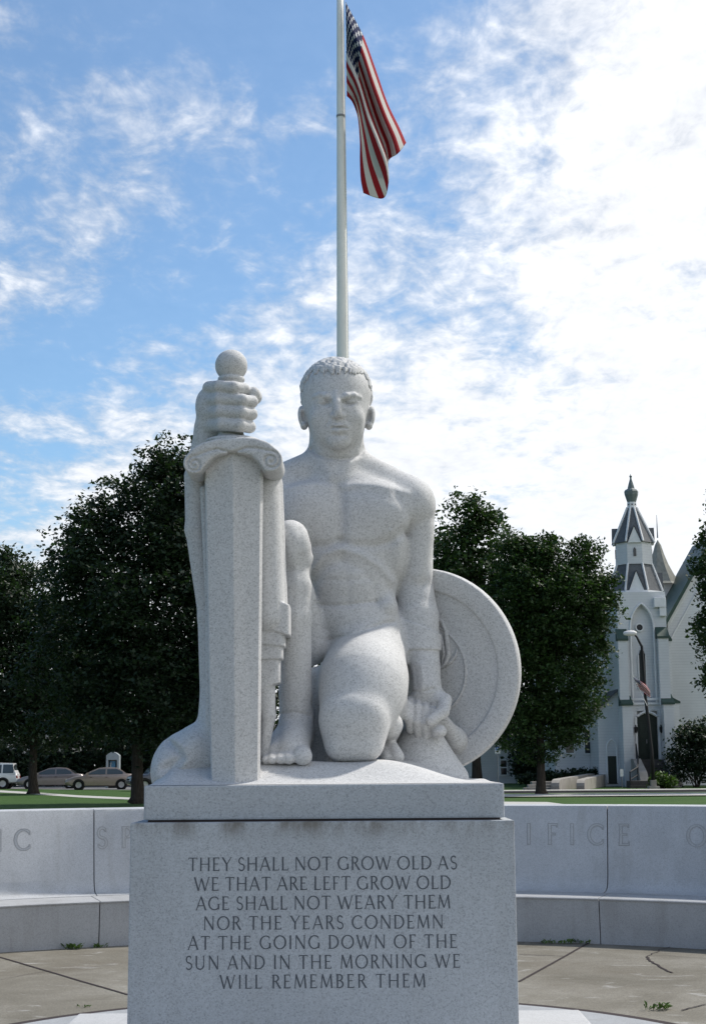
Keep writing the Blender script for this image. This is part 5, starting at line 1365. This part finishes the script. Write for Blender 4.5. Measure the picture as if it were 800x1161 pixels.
def car(label, loc, rz, body_m, kind='sedan', clad=None):
    """built with its nose towards +x"""
    root = thing('parked_car', label, 'car', loc, rz, 'cars parked beyond the lawn')
    if kind == 'sedan':
        L = 4.55; top = [(-2.27, .62), (-2.25, .88), (-2.1, .98), (-1.72, 1.01), (-1.0, .98), (0, .95), (.9, .93), (1.1, .92), (1.7, .83), (2.08, .72), (2.22, .60), (2.27, .50)]
        hw = .86; GH = dict(b0=-1.78, r0=-1.02, r1=.10, b1=1.08, zr=1.40, zb=.95, mid=-.38, rr=-1.40); wx = (-1.36, 1.38); wr = .31; bot = .20
    else:
        L = 4.5; top = [(-2.25, .70), (-2.22, 1.02), (-2.15, 1.06), (-1.0, 1.06), (0, 1.05), (.9, 1.03), (1.15, 1.02), (1.9, .96), (2.15, .86), (2.22, .70), (2.25, .55)]
        hw = .89; GH = dict(b0=-2.18, r0=-1.95, r1=.45, b1=1.15, zr=1.74, zb=1.04, mid=-.30, rr=-1.98); wx = (-1.32, 1.40); wr = .36; bot = .30
    xs_ = [t[0] for t in top]; V = []; F_ = []; m = 12
    for x, zt in top:
        e = abs(x)/(L/2); w_x = hw*(1-.16*max(0, e-.72)**1.5/.147*1.0) if e > .72 else hw
        zb = bot+(.16*max(0, e-.86)/.14 if e > .86 else 0); zm = zb+(zt-zb)*.55
        half = [(w_x*.86, zb), (w_x*.97, zb+.07), (w_x, zm), (w_x*.985, zt-.10), (w_x*.93, zt-.025), (w_x*.80, zt)]
        V += [(x, y, z) for y, z in half]+[(x, -y, z) for y, z in reversed(half)]
    n = len(top)
    F_ = [(i*m+k, i*m+(k+1) % m, (i+1)*m+(k+1) % m, (i+1)*m+k) for i in range(n-1) for k in range(m)]+[tuple(range(m-1, -1, -1)), tuple(range((n-1)*m, n*m))]
    def pt(name, V, F_, mm, parent=root, smooth=True):
        o = mesh_obj(name, V, F_, mm, parent, smooth, world=False)
        bm = bmesh.new(); bm.from_mesh(o.data); bmesh.ops.recalc_face_normals(bm, faces=bm.faces); bm.to_mesh(o.data); bm.free()
        if smooth: o.data.set_sharp_from_angle(angle=R(42))
        return o
    body = pt('body', V, F_, body_m)
    gh = GH; yb, yr = hw*.90, hw*.68
    prof = [(gh['b0'], gh['zb']-.03), (gh['rr'], (gh['zb']+gh['zr'])/2+.03), (gh['r0'], gh['zr']-.02), ((gh['r0']+gh['r1'])/2, gh['zr']+.02), (gh['r1'], gh['zr']-.03), ((gh['r1']+gh['b1'])/2+.02, (gh['zb']+gh['zr'])/2), (gh['b1'], gh['zb']-.03)]
    V = []; 
    def yw(z): t = (z-gh['zb'])/(gh['zr']-gh['zb']); return yb+(yr-yb)*max(0, min(1, t))**1.2
    for x, z in prof:
        y = yw(z); V += [(x, y, z), (x, y*.8, z+.02), (x, -y*.8, z+.02), (x, -y, z)]
    n = len(prof); F_ = [(i*4+k, i*4+k+1, (i+1)*4+k+1, (i+1)*4+k) for i in range(n-1) for k in range(3)]
    base = [(x, s*yb, gh['zb']-.06) for x in (gh['b0'], gh['b1']) for s in (1, -1)]
    # sides
    F_ += [tuple(i*4 for i in range(n)), tuple(i*4+3 for i in range(n-1, -1, -1))]
    pt('roof', V, F_, body_m)
    def side_z(x, up=.055):
        P_ = prof
        for i in range(len(P_)-1):
            if P_[i][0] <= x <= P_[i+1][0]:
                t = (x-P_[i][0])/(P_[i+1][0]-P_[i][0]); return P_[i][1]+(P_[i+1][1]-P_[i][1])*t-up
        return gh['zb']
    wins = [(gh['b0']+.34, gh['mid']-.05), (gh['mid']+.05, gh['b1']-.24)] if kind == 'sedan' else [(gh['b0']+.16, gh['mid']-.98), (gh['mid']-.88, gh['mid']-.05), (gh['mid']+.05, gh['b1']-.22)]
    for s in (1, -1):
        for xa, xb in wins:
            xsn = [xa+(xb-xa)*k/8 for k in range(9)]; lo_ = gh['zb']+.03
            upp = [(x, max(lo_+.01, min(side_z(x), gh['zr']-.09))) for x in xsn]
            poly = [(xa, lo_), (xb, lo_)]+upp[::-1]
            Vv = [(x, s*(yw(z)+.008), z) for x, z in poly]; pt('side_window', Vv, [tuple(range(len(Vv)))], M['carglass'], root, False)
    for nm, xa, za, xb, zb in (('windshield', gh['r1']+.07, gh['zr']-.085, gh['b1']-.10, gh['zb']+.05), ('rear_window', gh['r0']-.04, gh['zr']-.10, gh['b0']+.10, gh['zb']+.06)):
        sx = 1 if nm == 'windshield' else -1; ia, ib = (4, 5) if sx == 1 else (2, 1)
        def off(x, z): return (x+sx*.035, z+.03)
        xa_, za_ = off(xa, za); xb_, zb_ = off(xb, zb); xm, zm = prof[5] if sx == 1 else prof[1]; xm, zm = xm+sx*.02, zm+.028
        Vv = [(xa_, yw(za)*.82, za_), (xa_, -yw(za)*.82, za_), (xm, -yw(zm)*.86, zm), (xm, yw(zm)*.86, zm), (xb_, -yw(zb)*.88, zb_), (xb_, yw(zb)*.88, zb_)]
        pt(nm, Vv, [(0, 1, 2, 3), (3, 2, 4, 5)], M['carglass'], root, False)
    for x in wx:
        for s in (1, -1):
            mb = MB(); mb.lathe([(wr+.07, -.012), (wr+.07, .012), (.0001, .012)], (0, 0, 0), 24, 'y')
            pt('wheel_well', [(v[0]+x, s*(hw-.004)+v[1], v[2]+wr) for v in mb.v if True], [f for f in mb.f], M['blacktrim'], root, False)
            mb = MB(); mb.lathe([(wr*.62, -.09), (wr*.92, -.10), (wr, -.06), (wr, .06), (wr*.92, .10), (wr*.62, .09)], (0, 0, 0), 24, 'y')
            whl = thing('wheel', None, None, (x, s*(hw-.055), wr)); whl.parent = root
            pt('tyre', mb.v, mb.f, M['tyre'], whl)
            mb = MB(); mb.lathe([(.0001, s*.085), (wr*.2, s*.088), (wr*.55, s*.075), (wr*.64, s*.088), (wr*.66, s*.06)], (0, 0, 0), 20, 'y'); pt('rim', mb.v, mb.f, M['rim'], whl)
    zl = top[-2][1]
    for s in (1, -1):
        mb = MB(); mb.box(L/2-.16, L/2-.045, s*.50-.16, s*.50+.16, zl-.04, zl+.09); pt('headlight', mb.v, mb.f, M['lampglass'], root, False)
        mb = MB(); mb.box(-L/2+.0, -L/2+.12, s*.58-.18, s*.58+.18, .72, .88); pt('taillight', mb.v, mb.f, M['redglass'], root, False)
        mb = MB(); mb.box(gh['b1']-.32, gh['b1']-.18, s*(hw+.10)-.09, s*(hw+.10)+.09, gh['zb']+.0, gh['zb']+.13); pt('side_mirror', mb.v, mb.f, body_m, root, False)
        mb = MB(); mb.box(-1.0, 1.0, s*(hw+.008)-.012, s*(hw+.008)+.012, .50, .56); pt('side_moulding', mb.v, mb.f, clad or body_m, root, False)
        for x in (-.25, .75) if kind == 'sedan' else (-.2, .8):
            mb = MB(); mb.box(x-.22, x-.08, s*(hw+.0)-.02, s*(hw+.0)+.02, .78, .81); pt('door_handle', mb.v, mb.f, M['blacktrim'], root, False)
    mb = MB(); mb.box(L/2-.09, L/2+.03, -hw*.80, hw*.80, bot+.14, bot+.30); pt('front_bumper', mb.v, mb.f, clad or body_m, root, False)
    mb = MB(); mb.box(-L/2-.03, -L/2+.09, -hw*.84, hw*.84, bot+.16, bot+.34); pt('rear_bumper', mb.v, mb.f, clad or body_m, root, False)
    mb = MB(); mb.box(L/2-.10, L/2+.0, -.30, .30, bot+.34, bot+.44); pt('grille', mb.v, mb.f, M['blacktrim'], root, False)
    return root
def ground_at(px, py): q = G(px, py); return (q.x, q.y, .012)
p_ = ground_at(114, 895.2); car('tan sedan nearest the big tree trunk, under the payphone booth', p_, R(180+8), M['tan'])
p_ = ground_at(58, 894.2); car('grey mauve sedan half hidden by the forked tree trunk and the tan sedan', p_, R(180+5), M['mauve'])
p_ = ground_at(-16, 894.6); car('white boxy estate vehicle cut off by the left edge of the picture', p_, R(180+3), M['white'], 'suv')
p_ = ground_at(186, 896.5); car('dark car showing only its front between the tree trunk and the statue base', p_, R(180+20), M['navy'], 'suv')
# payphone booth behind the tan sedan
BY = 97.0; bp = W(127, 870, BY); bl, br_ = W(120.3, 870, BY).x, W(135, 870, BY).x
bo = thing('payphone_booth', 'arched grey payphone booth standing behind the tan sedan', 'booth', (bp.x, BY, 0))
M['boothgrey'] = flat('booth_grey', (.34, .38, .40), .5, .4, .1); M['boothblue'] = flat('booth_blue', (.10, .26, .42), .5, .4, .1)
zt1, zt0 = Z(848, BY), Z(852, BY)
mb = MB(); outer = [(bl, 0), (bl+.14, 0), (bl+.14, zt0-.35)]+[(br_-.14, zt0-.35), (br_-.14, 0), (br_, 0), (br_, zt0)]+[(bl+(br_-bl)*(1-k/6), zt0+(zt1-zt0)*math.sin(math.pi*k/6)) for k in range(1, 6)]+[(bl, zt0)]
mb.box(bl, bl+.14, BY, BY+.7, 0, zt0-.3); mb.box(br_-.14, br_, BY, BY+.7, 0, zt0-.3)
mb.prism([(bl, zt0-.3), (br_, zt0-.3), (br_, zt0)]+[(bl+(br_-bl)*(1-k/6), zt0+(zt1-zt0)*math.sin(math.pi*k/6)) for k in range(1, 6)]+[(bl, zt0)], BY, BY+.7); mb.build('booth_shell', M['boothgrey'], bo)
mb = MB(); mb.box(bl+.141, br_-.141, BY+.5, BY+.6, .0, zt0-.301); mb.build('back_panel', M['glassdark'], bo)
mb = MB(); mb.box(bp.x-.20, bp.x+.20, BY+.30, BY+.499, Z(869, BY), Z(858.5, BY)); mb.build('telephone', M['boothblue'], bo, bevel=.02)
mb = MB(); mb.tube([(bp.x-.10, BY+.27, Z(866, BY)), (bp.x-.12, BY+.23, Z(863, BY)), (bp.x-.10, BY+.27, Z(860, BY))], .035, 6); mb.build('handset', M['lampglass'], bo)
